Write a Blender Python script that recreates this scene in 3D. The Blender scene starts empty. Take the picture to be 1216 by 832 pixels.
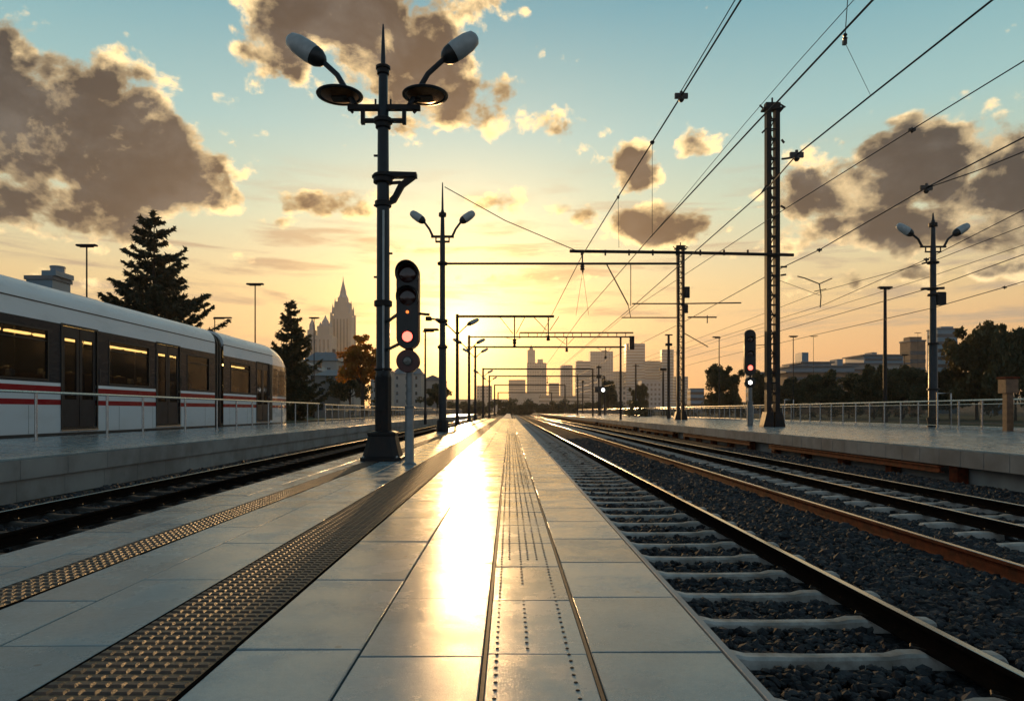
import bpy, math, random
import numpy as np
from math import sin, cos, pi, radians, sqrt, atan2
from mathutils import Vector

# ------------------------------------------------------------------ camera, world, sun, exposure
scene = bpy.context.scene
col = scene.collection
SUN_AZ, SUN_EL = radians(-4.0), radians(6.6)          # azimuth from +Y towards +X, elevation
SUN_DIR = Vector((sin(SUN_AZ)*cos(SUN_EL), cos(SUN_AZ)*cos(SUN_EL), sin(SUN_EL)))
cam = bpy.data.cameras.new('camera')
cam.sensor_width = 36.0
cam.lens = 820/1216*36.0
cam.shift_x = 3/1216
cam.shift_y = 72/1216
cam.clip_start = 0.05
cam.clip_end = 9000
cam_o = bpy.data.objects.new('camera', cam)
cam_o.location = (0, 0, 1.0)
cam_o.rotation_euler = (radians(90), 0, 0)
col.objects.link(cam_o)
scene.camera = cam_o
scene.view_settings.view_transform = 'Standard'
scene.view_settings.look = 'None'
scene.view_settings.gamma = 1
scene.view_settings.use_curve_mapping = False
scene.view_settings.exposure = 0.22
scene.render.engine = 'CYCLES'
scene.cycles.use_denoising = True
scene.cycles.max_bounces = 6
scene.cycles.diffuse_bounces = 3
scene.cycles.glossy_bounces = 4
scene.cycles.transparent_max_bounces = 12
scene.cycles.volume_bounces = 0
scene.cycles.sample_clamp_indirect = 6

def px_dir(x, y):
    v = Vector(((x-605)/820, 1.0, (488-y)/820)); v.normalize(); return v

class NT:
    """tiny helper for node trees"""
    def __init__(s, tree): s.t = tree; s.n = tree.nodes; s.l = tree.links
    def new(s, typ, **kw):
        n = s.n.new(typ)
        for k, v in kw.items(): setattr(n, k, v)
        return n
    def link(s, a, b): s.l.new(a, b)
    def setin(s, sock, v):
        if hasattr(v, 'is_linked') or isinstance(v, bpy.types.NodeSocket): s.l.new(v, sock)
        else: sock.default_value = v
    def math(s, op, a, b=None, c=None, clamp=False):
        n = s.n.new('ShaderNodeMath'); n.operation = op; n.use_clamp = clamp
        s.setin(n.inputs[0], a)
        if b is not None: s.setin(n.inputs[1], b)
        if c is not None: s.setin(n.inputs[2], c)
        return n.outputs[0]
    def vmath(s, op, a, b=None, out=0):
        n = s.n.new('ShaderNodeVectorMath'); n.operation = op
        s.setin(n.inputs[0], a)
        if b is not None: s.setin(n.inputs[1], b)
        return n.outputs[out]
    def mix(s, f, a, b, mode='MIX'):
        n = s.n.new('ShaderNodeMix'); n.data_type = 'RGBA'; n.blend_type = mode
        n.clamp_factor = True
        s.setin(n.inputs[0], f); s.setin(n.inputs[6], a); s.setin(n.inputs[7], b)
        return n.outputs[2]
    def noise(s, vec, scale, detail=4, rough=.55, dist=0.0, out=0):
        n = s.n.new('ShaderNodeTexNoise')
        s.setin(n.inputs['Vector'], vec)
        n.inputs['Scale'].default_value = scale; n.inputs['Detail'].default_value = detail
        n.inputs['Roughness'].default_value = rough; n.inputs['Distortion'].default_value = dist
        return n.outputs[out]
    def ramp(s, f, stops, interp='LINEAR'):
        n = s.n.new('ShaderNodeValToRGB'); cr = n.color_ramp; cr.interpolation = interp
        while len(cr.elements) < len(stops): cr.elements.new(0.5)
        for e, (p, c) in zip(cr.elements, stops):
            e.position = p; e.color = (c[0], c[1], c[2], 1) if hasattr(c, '__len__') else (c, c, c, 1)
        s.setin(n.inputs[0], f)
        return n.outputs[0]
    def smooth(s, v, a, b):
        n = s.n.new('ShaderNodeMapRange'); n.interpolation_type = 'SMOOTHSTEP'
        s.setin(n.inputs['Value'], v)
        s.setin(n.inputs['From Min'], a); s.setin(n.inputs['From Max'], b)
        return n.outputs[0]

world = bpy.data.worlds.new('World'); scene.world = world
world.use_nodes = True
W = NT(world.node_tree); W.n.clear()
geo = W.new('ShaderNodeTexCoord')
D = W.vmath('NORMALIZE', geo.outputs['Generated'])
sky = W.new('ShaderNodeTexSky', sky_type='NISHITA')
sky.sun_disc = False
sky.sun_elevation = SUN_EL
sky.sun_rotation = SUN_AZ
sky.air_density = 1.0; sky.dust_density = 1.6; sky.ozone_density = 1.6
sep = W.new('ShaderNodeSeparateXYZ'); W.link(D, sep.inputs[0])
# cloud layer: direction divided by height-like term flattens cells towards the horizon
az = W.math('ARCTAN2', sep.outputs[0], sep.outputs[1])
el = W.math('ARCSINE', sep.outputs[2])
CLOUDS = [  # px x, px y, half-width deg, half-height deg, weight
    (40, 140, 11.5, 6.0, 1.0), (120, 175, 10, 5.2, 1.0), (200, 205, 6.5, 3.6, .95), (20, 235, 13, 3.6, .8), (100, 255, 10, 2.2, .6),
    (10, 60, 3.2, 3.5, .7),
    (330, 45, 4.2, 3.4, .9), (420, 20, 9, 3.2, 1.0), (480, 70, 8.5, 4.5, .95), (545, 115, 7.5, 3.4, .8), (480, 140, 7, 2.4, .6), (560, 15, 5, 2, .6),
    (370, 238, 6.5, 1.6, .75), (335, 260, 4, 1.0, .5),
    (660, 155, 4.2, 1.9, .6), (765, 195, 3.8, 2.2, .8), (822, 178, 2.0, 1.7, .7), (800, 262, 5.5, 2.4, .85),
    (590, 240, 6, 1.6, .55), (680, 250, 4, 2.0, .5), (560, 330, 12, 1.3, .5), (690, 305, 5, 1.0, .5),
    (1010, 225, 7, 3.4, .95), (1100, 195, 8, 3.8, .95), (1190, 215, 8, 5.0, 1.0), (950, 240, 5, 2.2, .7), (1060, 275, 10, 2.6, .85), (1180, 150, 4, 1.6, .6),
    (1120, 320, 12, 1.5, .6), (930, 350, 8, .8, .4), (1080, 125, 1.5, .6, .4), (1160, 62, 1.2, .7, .35), (960, 118, 1.2, .5, .4),
    (120, 330, 12, 1.2, .35), (300, 305, 9, .9, .35), (430, 290, 6, 1.2, .35)]
comb = W.new('ShaderNodeCombineXYZ'); W.link(az, comb.inputs[0]); W.link(W.math('MULTIPLY', el, 1.35), comb.inputs[1])
UV = comb.outputs[0]
warp = W.vmath('SUBTRACT', W.noise(UV, 7, 5, .6, out=1), (.5, .5, .5))
def mask_at(du, dv):
    a = W.math('ADD', az, du) if du else az
    e = W.math('ADD', el, dv) if dv else el
    tot = None
    ws = W.new('ShaderNodeSeparateXYZ'); W.link(warp, ws.inputs[0])
    a = W.math('MULTIPLY_ADD', ws.outputs[0], .10, a)
    e = W.math('MULTIPLY_ADD', ws.outputs[1], .05, e)
    for (x, y, hw, hh, w) in CLOUDS:
        d = px_dir(x, y); ca = atan2(d.x, d.y); ce = math.asin(d.z)
        dx = W.math('MULTIPLY_ADD', a, 1/radians(hw), -ca/radians(hw))
        dy = W.math('MULTIPLY_ADD', e, 1/radians(hh), -ce/radians(hh))
        r2 = W.math('MULTIPLY_ADD', dx, dx, W.math('MULTIPLY', dy, dy))
        g = W.math('MULTIPLY', W.math('EXPONENT', W.math('MULTIPLY', r2, -1.0)), w)
        tot = g if tot is None else W.math('MAXIMUM', tot, g)
    return tot
def fbm_at(off):
    v = W.vmath('ADD', UV, off)
    n1 = W.noise(v, 9, 14, .64, .25)
    vo = W.new('ShaderNodeTexVoronoi', feature='F1'); vo.inputs['Scale'].default_value = 24; vo.inputs['Detail'].default_value = 1.5; vo.inputs['Roughness'].default_value = .55
    W.link(W.vmath('ADD', v, W.vmath('MULTIPLY', warp, (.03, .03, .03))), vo.inputs['Vector'])
    bil = W.math('SUBTRACT', .95, vo.outputs['Distance'])
    return W.math('MULTIPLY_ADD', bil, .20, W.math('MULTIPLY_ADD', n1, .95, -.075))
def density(du, dv, m):
    f = fbm_at((du, dv*1.35, 0))
    return W.math('ADD', m, W.math('MULTIPLY_ADD', f, 1.9, -.95))
m0 = mask_at(0, 0)
d0 = density(0, 0, m0)
# direction towards the sun in (az, el) for the lit side of a cloud
sv = W.new('ShaderNodeCombineXYZ')
W.link(W.math('SUBTRACT', SUN_AZ, az), sv.inputs[0]); W.link(W.math('SUBTRACT', SUN_EL-.05, el), sv.inputs[1])
sdir = W.vmath('NORMALIZE', sv.outputs[0])
so = W.vmath('MULTIPLY', sdir, (.045, .045*1.35, 0))
f1 = W.noise(W.vmath('ADD', UV, so), 10, 6, .60, .25)
f0 = W.noise(UV, 10, 6, .60, .25)
lit = W.math('SUBTRACT', f0, f1)                 # >0 : thinner towards the sun
cover = W.smooth(d0, .22, .46)
core_d = W.math('ADD', m0, W.math('MULTIPLY_ADD', fbm_at((.02, -.03, 0)), 1.1, -.55))
thick = W.math('MULTIPLY_ADD', W.smooth(core_d, .26, .52), .74, W.math('MULTIPLY', W.smooth(d0, .34, .74), .38))
sund = W.vmath('DOT_PRODUCT', D, tuple(SUN_DIR), out=1)
ang = W.math('ARCCOSINE', W.math('MINIMUM', sund, .999999))
near = W.math('EXPONENT', W.math('MULTIPLY', ang, -2.6)); near2 = W.math('EXPONENT', W.math('MULTIPLY', ang, -5.0))
edge_c = W.mix(near, (1.0, .78, .46, 1), (2.2, 1.4, .50, 1))
core_b = W.mix(W.smooth(W.math('MULTIPLY_ADD', f0, .6, W.math('MULTIPLY', fbm_at((-.03, .05, 0)), .4)), .38, .66), (.004, .012, .026, 1), (.085, .09, .095, 1))
core_c = W.mix(near2, core_b, (.50, .24, .08, 1))
lf = W.smooth(lit, -.02, .20)
tk = W.math('SUBTRACT', thick, W.math('MULTIPLY', lf, .34), clamp=True); tk = W.math('MINIMUM', tk, .97)
ccol = W.mix(tk, edge_c, core_c)
# clear sky: nishita for the light of the air, graded by elevation to this evening's teal and amber haze
sky_s = W.mix(1.0, sky.outputs[0], (.085, .085, .085, 1), 'MULTIPLY')
elr = W.math('MULTIPLY', el, 1/radians(60))
grad = W.ramp(elr, [(0.0, (.80, .34, .13)), (.07, (.86, .44, .17)), (.16, (.80, .58, .27)), (.26, (.56, .64, .46)), (.36, (.34, .55, .53)), (.50, (.145, .37, .44)), (.7, (.08, .22, .29)), (1.0, (.05, .14, .20))])
clear = W.mix(.88, sky_s, grad)
glow = W.math('EXPONENT', W.math('MULTIPLY', ang, -8.0))
glow2 = W.math('EXPONENT', W.math('MULTIPLY', ang, -22.0))
clear = W.mix(1.0, clear, W.mix(1.0, (1.25, .62, .12, 1), glow, 'MULTIPLY'), 'ADD')
sn = W.noise(W.vmath('MULTIPLY', UV, (3.2, 19, 1)), 1.6, 8, .6, .4)
sm = W.math('MULTIPLY', W.smooth(sn, .48, .66), W.math('MULTIPLY', W.smooth(el, radians(2.5), radians(7)), W.smooth(el, radians(21), radians(12))))
clear = W.mix(W.math('MULTIPLY', sm, .85), clear, W.mix(near2, (.42, .33, .24, 1), (1.1, .55, .15, 1)))
tot = W.mix(W.math('MULTIPLY', cover, .985), clear, ccol)
tot = W.mix(1.0, tot, W.mix(1.0, (5.5, 3.3, .95, 1), glow2, 'MULTIPLY'), 'ADD')
# away from the sun the evening sky is dimmer and bluer
back = W.smooth(W.math('COSINE', az), .80, .05)
tot = W.mix(back, tot, W.ramp(elr, [(0, (.36, .40, .44)), (.3, (.24, .31, .36)), (1, (.07, .13, .17))]))
# ground half
low = W.smooth(sep.outputs[2], -.02, 0.0)
tot = W.mix(low, (.10, .07, .05, 1), tot)
bg = W.new('ShaderNodeBackground'); W.link(tot, bg.inputs[0]); bg.inputs[1].default_value = 1.0
wo = W.new('ShaderNodeOutputWorld'); W.link(bg.outputs[0], wo.inputs[0])

sl = bpy.data.lights.new('sun', 'SUN'); sl.energy = 2.0; sl.angle = radians(.6); sl.color = (1.0, .58, .24)
so_ = bpy.data.objects.new('sun', sl); col.objects.link(so_)
so_.rotation_euler = SUN_DIR.to_track_quat('Z', 'Y').to_euler()
so_.location = (0, 0, 60)

# ------------------------------------------------------------------ helpers
def P(x, y, Y):
    """the point at depth Y that the photograph shows at pixel x, y"""
    return Vector(((x-605)/820*Y, Y, 1+(488-y)/820*Y))

class MB:
    def __init__(s): s.v = []; s.f = []
    def raw(s, v, f):
        k = len(s.v); s.v.extend([tuple(p) for p in v]); s.f.extend([tuple(i+k for i in q) for q in f]); return s
    def box(s, x0, x1, y0, y1, z0, z1):
        v = [(x, y, z) for z in (z0, z1) for y in (y0, y1) for x in (x0, x1)]
        return s.raw(v, [(0, 2, 3, 1), (4, 5, 7, 6), (0, 1, 5, 4), (2, 6, 7, 3), (0, 4, 6, 2), (1, 3, 7, 5)])
    def cbox(s, x0, x1, y0, y1, z0, z1, c):
        """box with chamfered vertical and top edges"""
        pts = [(x0+c, y0), (x1-c, y0), (x1, y0+c), (x1, y1-c), (x1-c, y1), (x0+c, y1), (x0, y1-c), (x0, y0+c)]
        cx, cy = (x0+x1)/2, (y0+y1)/2
        ins = [(cx+(px-cx)*(1-2*c/max(1e-6, x1-x0)), cy+(py-cy)*(1-2*c/max(1e-6, y1-y0))) for px, py in pts]
        v = [(a, b, z0) for a, b in pts]+[(a, b, z1-c) for a, b in pts]+[(a, b, z1) for a, b in ins]
        f = [tuple(range(7, -1, -1)), tuple(range(16, 24))]
        for L in (0, 8):
            for i in range(8):
                j = (i+1) % 8; f.append((L+i, L+j, L+8+j, L+8+i))
        return s.raw(v, f)
    def bar(s, a, b, w, h=None):
        """rectangular bar from a to b"""
        a = Vector(a); b = Vector(b); h = h or w
        d = (b-a).normalized(); up = Vector((0, 0, 1)) if abs(d.z) < .9 else Vector((0, 1, 0))
        x = d.cross(up).normalized(); y = x.cross(d)
        v = []
        for p in (a, b):
            for sx, sy in ((-1, -1), (1, -1), (1, 1), (-1, 1)): v.append(p+x*sx*w/2+y*sy*h/2)
        return s.raw(v, [(3, 2, 1, 0), (4, 5, 6, 7), (0, 1, 5, 4), (1, 2, 6, 5), (2, 3, 7, 6), (3, 0, 4, 7)])
    def tube(s, pts, r, n=10, cap=True):
        pts = [Vector(p) for p in pts]
        rs = r if hasattr(r, '__len__') else [r]*len(pts)
        v = []; f = []
        prev = None
        for i, p in enumerate(pts):
            if i == 0: d = pts[1]-pts[0]
            elif i == len(pts)-1: d = pts[-1]-pts[-2]
            else: d = (pts[i+1]-pts[i]).normalized()+(pts[i]-pts[i-1]).normalized()
            d.normalize()
            if prev is None:
                up = Vector((0, 0, 1)) if abs(d.z) < .9 else Vector((0, 1, 0))
                x = d.cross(up).normalized()
            else:
                x = (prev-d*prev.dot(d)).normalized()
            prev = x; y = d.cross(x)
            for k in range(n):
                t = 2*pi*k/n; v.append(p+(x*cos(t)+y*sin(t))*rs[i])
        for i in range(len(pts)-1):
            for k in range(n):
                j = (k+1) % n
                f.append((i*n+k, i*n+j, (i+1)*n+j, (i+1)*n+k))
        if cap:
            f.append(tuple(range(n-1, -1, -1))); f.append(tuple(range((len(pts)-1)*n, len(pts)*n)))
        return s.raw(v, f)
    def lathe(s, prof, n=24, c=(0, 0, 0), axis='Z', closed=True, sq=None):
        """prof: (radius, height) pairs"""
        v = []; f = []
        for r, h in prof:
            for k in range(n):
                t = 2*pi*k/n
                a, b = r*cos(t), r*sin(t)
                if axis == 'Z': v.append((c[0]+a, c[1]+b, c[2]+h))
                elif axis == 'Y': v.append((c[0]+a, c[1]+h, c[2]+b))
                else: v.append((c[0]+h, c[1]+a, c[2]+b))
        for i in range(len(prof)-1):
            for k in range(n):
                j = (k+1) % n
                q = (i*n+k, i*n+j, (i+1)*n+j, (i+1)*n+k)
                f.append(q if axis != 'Y' else q[::-1])
        if closed:
            f.append(tuple(range(n-1, -1, -1))); f.append(tuple(range((len(prof)-1)*n, len(prof)*n)))
        return s.raw(v, f)
    def prism(s, pts, y0, y1):
        """polygon in x,z extruded along y"""
        n = len(pts)
        v = [(p[0], y0, p[1]) for p in pts]+[(p[0], y1, p[1]) for p in pts]
        f = [tuple(range(n)), tuple(range(2*n-1, n-1, -1))]
        for i in range(n):
            j = (i+1) % n; f.append((i, i+n, j+n, j))
        return s.raw(v, f)
    def build(s, name, mat, parent=None, smooth=False, loc=None, bevel=0, fix=True):
        me = bpy.data.meshes.new(name)
        me.from_pydata([tuple(p) for p in s.v], [], s.f)
        if fix:
            import bmesh
            bm = bmesh.new(); bm.from_mesh(me); bmesh.ops.recalc_face_normals(bm, faces=bm.faces); bm.to_mesh(me); bm.free()
        return link_mesh(name, me, mat, parent, smooth, loc, bevel)

def link_mesh(name, me, mat, parent=None, smooth=False, loc=None, bevel=0):
    me.materials.append(mat)
    if smooth:
        me.polygons.foreach_set('use_smooth', [True]*len(me.polygons))
        try: me.set_sharp_from_angle(angle=radians(40))
        except Exception: pass
    o = bpy.data.objects.new(name, me); col.objects.link(o)
    if parent: o.parent = parent
    if loc is not None: o.location = loc
    if bevel:
        b = o.modifiers.new('bevel', 'BEVEL'); b.width = bevel; b.segments = 2; b.limit_method = 'ANGLE'
    me.update()
    return o

def npmesh(name, V, F):
    """V (n,3) array, F (m,k) array of constant k"""
    me = bpy.data.meshes.new(name)
    V = np.asarray(V, np.float32); F = np.asarray(F, np.int32)
    m, k = F.shape
    me.vertices.add(len(V)); me.vertices.foreach_set('co', V.ravel())
    me.loops.add(m*k); me.loops.foreach_set('vertex_index', F.ravel())
    me.polygons.add(m); me.polygons.foreach_set('loop_start', np.arange(0, m*k, k, dtype=np.int32))
    try: me.polygons.foreach_set('loop_total', np.full(m, k, np.int32))
    except Exception: pass
    me.polygons.foreach_set('use_smooth', np.zeros(m, bool))
    me.update(calc_edges=True); me.validate()
    return me

def tag(o, label=None, cat=None, group=None, kind=None):
    if label: o['label'] = label
    if cat: o['category'] = cat
    if group: o['group'] = group
    if kind: o['kind'] = kind
    return o
def thing(name, loc, label, cat, group=None, rz=0):
    o = bpy.data.objects.new(name, None); col.objects.link(o)
    o.location = loc; o.rotation_euler[2] = rz; o.empty_display_size = .2
    return tag(o, label, cat, group)
def children_of(root): return [c for c in root.children]
def copy_tree(o, parent=None, kids=None):
    c = o.copy(); col.objects.link(c)
    if parent: c.parent = parent
    for ch in list(o.children): copy_tree(ch, c)
    return c

# ------------------------------------------------------------------ materials
def new_mat(name):
    m = bpy.data.materials.new(name); m.use_nodes = True
    t = NT(m.node_tree); t.n.clear()
    out = t.new('ShaderNodeOutputMaterial'); b = t.new('ShaderNodeBsdfPrincipled')
    t.link(b.outputs[0], out.inputs[0])
    return m, t, b, out
def pm(name, c, rough=.5, metal=0.0, var=.25, scale=4.0, c2=None, bump=0.0, bscale=40.0, rvar=.12, coat=0.0, stretch=(1, 1, 1), spec=.5):
    m, t, b, out = new_mat(name)
    tc = t.new('ShaderNodeTexCoord')
    vec = t.vmath('MULTIPLY', tc.outputs['Object'], stretch)
    n = t.noise(vec, scale, 6, .6)
    nn = t.smooth(n, .3, .7)
    c2 = c2 or tuple(x*(1-var) for x in c)
    t.link(t.mix(nn, (*c, 1), (*c2, 1)), b.inputs['Base Color'])
    fine = t.noise(vec, scale*6, 4, .6)
    t.link(t.math('MULTIPLY_ADD', fine, rvar*2, rough-rvar, clamp=True), b.inputs['Roughness'])
    b.inputs['Metallic'].default_value = metal
    b.inputs['Specular IOR Level'].default_value = spec
    b.inputs['Coat Weight'].default_value = coat; b.inputs['Coat Roughness'].default_value = .12
    if bump:
        bn = t.new('ShaderNodeBump'); bn.inputs['Strength'].default_value = bump; bn.inputs['Distance'].default_value = .01
        t.link(t.noise(vec, bscale, 5, .65), bn.inputs['Height']); t.link(bn.outputs[0], b.inputs['Normal'])
    return m
def emit(name, c, s, base=(.02, .02, .02)):
    m, t, b, out = new_mat(name)
    b.inputs['Base Color'].default_value = (*base, 1); b.inputs['Roughness'].default_value = .3
    b.inputs['Emission Color'].default_value = (*c, 1); b.inputs['Emission Strength'].default_value = s
    return m

M = {}
M['post'] = pm('post_paint', (.016, .022, .029), .36, 0, .5, 3, bump=.25, bscale=60, rvar=.12, spec=.35)
M['postdark'] = pm('dark_iron', (.009, .009, .010), .5, .0, .4, 5, c2=(.018, .012, .010), bump=.3, bscale=50, spec=.25)
M['mast'] = pm('mast_iron', (.012, .012, .013), .55, 0, .4, 3, c2=(.022, .014, .010), bump=.2, spec=.25)
M['lampshell'] = pm('lamp_shell', (.42, .44, .44), .32, 0, .2, 6, coat=.2)
M['bowl'] = pm('orange_lit_reflector', (.30, .12, .035), .3, .6, .4, 8)  # orange-lit reflection inside the disc lamps, put into the base colour
M['wire'] = pm('wire_metal', (.02, .018, .018), .5, .5, .2, 2)
M['insul'] = pm('insulator', (.05, .03, .022), .3, 0, .3, 8)
M['rust'] = pm('rusty_steel', (.19, .040, .016), .75, 0, .5, 6, c2=(.07, .022, .012), bump=.5, bscale=60, spec=.06)
M['rustdark'] = pm('dark_rusty_steel', (.014, .009, .007), .95, 0, .5, 6, c2=(.008, .007, .006), bump=.5, bscale=60, spec=.0, rvar=.03)
M['railhead'] = pm('polished_rail_head', (.55, .54, .52), .20, 1.0, .25, 2, rvar=.07, stretch=(1, .15, 1))
M['sleeper'] = pm('concrete_sleeper', (.56, .54, .50), .72, 0, .5, 3, c2=(.20, .17, .14), bump=.5, bscale=70)
M['shadedsleeper'] = pm('shade_darkened_sleeper', (.07, .065, .058), .8, 0, .4, 5, bump=.5, bscale=60, spec=.2)  # shade of the left trench painted in as a darker sleeper colour
M['clip'] = pm('rail_clip', (.03, .02, .015), .6, .4, .3, 8)
M['steel'] = pm('brushed_steel', (.46, .45, .43), .26, .9, .2, 5, rvar=.08)
M['concrete'] = pm('concrete', (.36, .36, .35), .65, 0, .3, 1.2, bump=.3, bscale=40)
M['fascia'] = pm('platform_fascia', (.30, .30, .29), .85, 0, .35, .8, c2=(.19, .18, .17), bump=.3, bscale=30, spec=.15)
M['palepost'] = pm('galvanised_post', (.20, .21, .21), .35, .4, .3, 5)
M['black'] = pm('black_plastic', (.010, .010, .011), .38, 0, .2, 5)
M['redbrown'] = pm('signal_shell', (.085, .018, .013), .36, 0, .3, 6)
M['grout'] = pm('grout', (.015, .014, .013), .95, 0, .3, 10, spec=.05)
M['asphalt'] = pm('asphalt', (.05, .05, .052), .8, 0, .3, 3, bump=.4, bscale=120)
M['ballastground'] = None
M['grass'] = pm('grass', (.040, .062, .018), .9, 0, .5, 1.5, c2=(.07, .075, .025), bump=1.0, bscale=30)
M['dirt'] = pm('bare_ground', (.09, .08, .06), .9, 0, .5, .3, c2=(.05, .06, .03), bump=.6, bscale=8)
M['bark'] = pm('bark', (.05, .035, .025), .85, 0, .4, 6, bump=1, bscale=30)
def leafmat(name, c, c2, trans=.35):
    m, t, b, out = new_mat(name)
    tc = t.new('ShaderNodeTexCoord')
    n = t.smooth(t.noise(tc.outputs['Object'], .9, 5, .7), .35, .65)
    cc = t.mix(n, (*c, 1), (*c2, 1))
    t.link(cc, b.inputs['Base Color']); b.inputs['Roughness'].default_value = .6
    tr = t.new('ShaderNodeBsdfTranslucent'); t.link(t.mix(1.0, cc, (1.6, 1.3, .7, 1), 'MULTIPLY'), tr.inputs[0])
    mx = t.new('ShaderNodeMixShader'); mx.inputs[0].default_value = trans
    t.link(b.outputs[0], mx.inputs[1]); t.link(tr.outputs[0], mx.inputs[2]); t.link(mx.outputs[0], out.inputs[0])
    return m
M['needle'] = leafmat('conifer_needles', (.020, .032, .016), (.034, .040, .020), .15)
M['needle2'] = leafmat('young_conifer_needles', (.040, .048, .020), (.062, .058, .022), .3)
M['leaf'] = leafmat('leaves_dark', (.032, .042, .016), (.060, .060, .022), .25)
M['leaf2'] = leafmat('leaves_autumn', (.26, .15, .02), (.36, .15, .02), .65)
M['leaf3'] = leafmat('leaves_olive', (.055, .060, .02), (.09, .07, .025), .3)

def glass(name, tint, alpha, rough=.05):
    m, t, b, out = new_mat(name)
    b.inputs['Base Color'].default_value = (*tint, 1); b.inputs['Roughness'].default_value = rough
    b.inputs['Specular IOR Level'].default_value = .14
    tr = t.new('ShaderNodeBsdfTransparent'); tr.inputs[0].default_value = (.85, .85, .85, 1)
    mx = t.new('ShaderNodeMixShader'); mx.inputs[0].default_value = alpha
    t.link(tr.outputs[0], mx.inputs[1]); t.link(b.outputs[0], mx.inputs[2]); t.link(mx.outputs[0], out.inputs[0])
    return m
M['trainglass'] = glass('tinted_train_glass', (.010, .010, .010), .5)
M['fenceglass'] = glass('fence_glass', (.10, .10, .09), .28, .12)
M['towerglass'] = pm('tower_glass', (.10, .13, .15), .25, .3, .3, .05)

# paving: tone attribute per slab
def tilemat():
    m, t, b, out = new_mat('stone_paving')
    at = t.new('ShaderNodeAttribute', attribute_name='tone')
    tc = t.new('ShaderNodeTexCoord')
    big = t.noise(tc.outputs['Object'], 1.3, 6, .6)
    fine = t.noise(tc.outputs['Object'], 160, 3, .7)
    spk = t.smooth(t.noise(tc.outputs['Object'], 420, 1, .5), .62, .70)
    v = t.math('MULTIPLY_ADD', t.math('SUBTRACT', fine, .5), .45, at.outputs['Fac'])
    v = t.math('MULTIPLY_ADD', t.math('SUBTRACT', big, .4), .5, v)
    v = t.math('MULTIPLY_ADD', spk, -.16, v)
    v = t.math('MULTIPLY_ADD', t.math('SUBTRACT', t.noise(tc.outputs['Object'], 28, 5, .7), .5), .35, v)
    c = t.mix(v, (.045, .062, .07, 1), (.40, .50, .53, 1))
    stain = t.smooth(t.noise(tc.outputs['Object'], 5, 7, .7, .6), .60, .80)
    c = t.mix(t.math('MULTIPLY', stain, .30), c, (.10, .095, .085, 1))
    gv = t.new('ShaderNodeTexVoronoi'); gv.inputs['Scale'].default_value = 7; t.link(tc.outputs['Object'], gv.inputs['Vector'])
    gs = t.new('ShaderNodeSeparateColor'); t.link(gv.outputs['Color'], gs.inputs[0])
    gum = t.math('MULTIPLY', t.smooth(gv.outputs['Distance'], .13, .09), t.math('GREATER_THAN', gs.outputs[0], .86))
    c = t.mix(t.math('MULTIPLY', gum, .55), c, (.05, .045, .04, 1))
    scf = t.smooth(t.noise(t.vmath('MULTIPLY', tc.outputs['Object'], (9, 1.3, 1)), 4, 6, .75, 1.2), .62, .74)
    c = t.mix(t.math('MULTIPLY', scf, .28), c, (.08, .08, .075, 1))
    t.link(c, b.inputs['Base Color'])
    wet = t.smooth(t.noise(tc.outputs['Object'], 2.2, 6, .65), .35, .70)
    r = t.math('MULTIPLY_ADD', wet, .20, .12)
    r = t.math('MULTIPLY_ADD', fine, .14, r)
    r = t.math('MULTIPLY_ADD', at.outputs['Fac'], -.08, r)
    t.link(r, b.inputs['Roughness'])
    b.inputs['Specular IOR Level'].default_value = .55
    bn = t.new('ShaderNodeBump'); bn.inputs['Strength'].default_value = .35; bn.inputs['Distance'].default_value = .003
    t.link(t.noise(tc.outputs['Object'], 110, 4, .7), bn.inputs['Height'])
    b2 = t.new('ShaderNodeBump'); b2.inputs['Strength'].default_value = .12; b2.inputs['Distance'].default_value = .006
    t.link(t.noise(tc.outputs['Object'], 5, 4, .6), b2.inputs['Height']); t.link(bn.outputs[0], b2.inputs['Normal'])
    t.link(b2.outputs[0], b.inputs['Normal'])
    return m
M['tile'] = tilemat()
M['stud'] = pm('tactile_stud', (.12, .060, .030), .45, 0, .5, 9, c2=(.025, .016, .011), bump=.4, bscale=90)
M['studbase'] = pm('tactile_base', (.42, .22, .10), .4, .2, .55, 20, c2=(.16, .085, .04), bump=.5, bscale=120, spec=.3)
M['channel'] = pm('brown_channel', (.07, .045, .03), .6, 0, .4, 8, spec=.3)
M['dot'] = pm('dark_dot', (.02, .018, .016), .6, 0, .3, 9, spec=.2)

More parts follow.
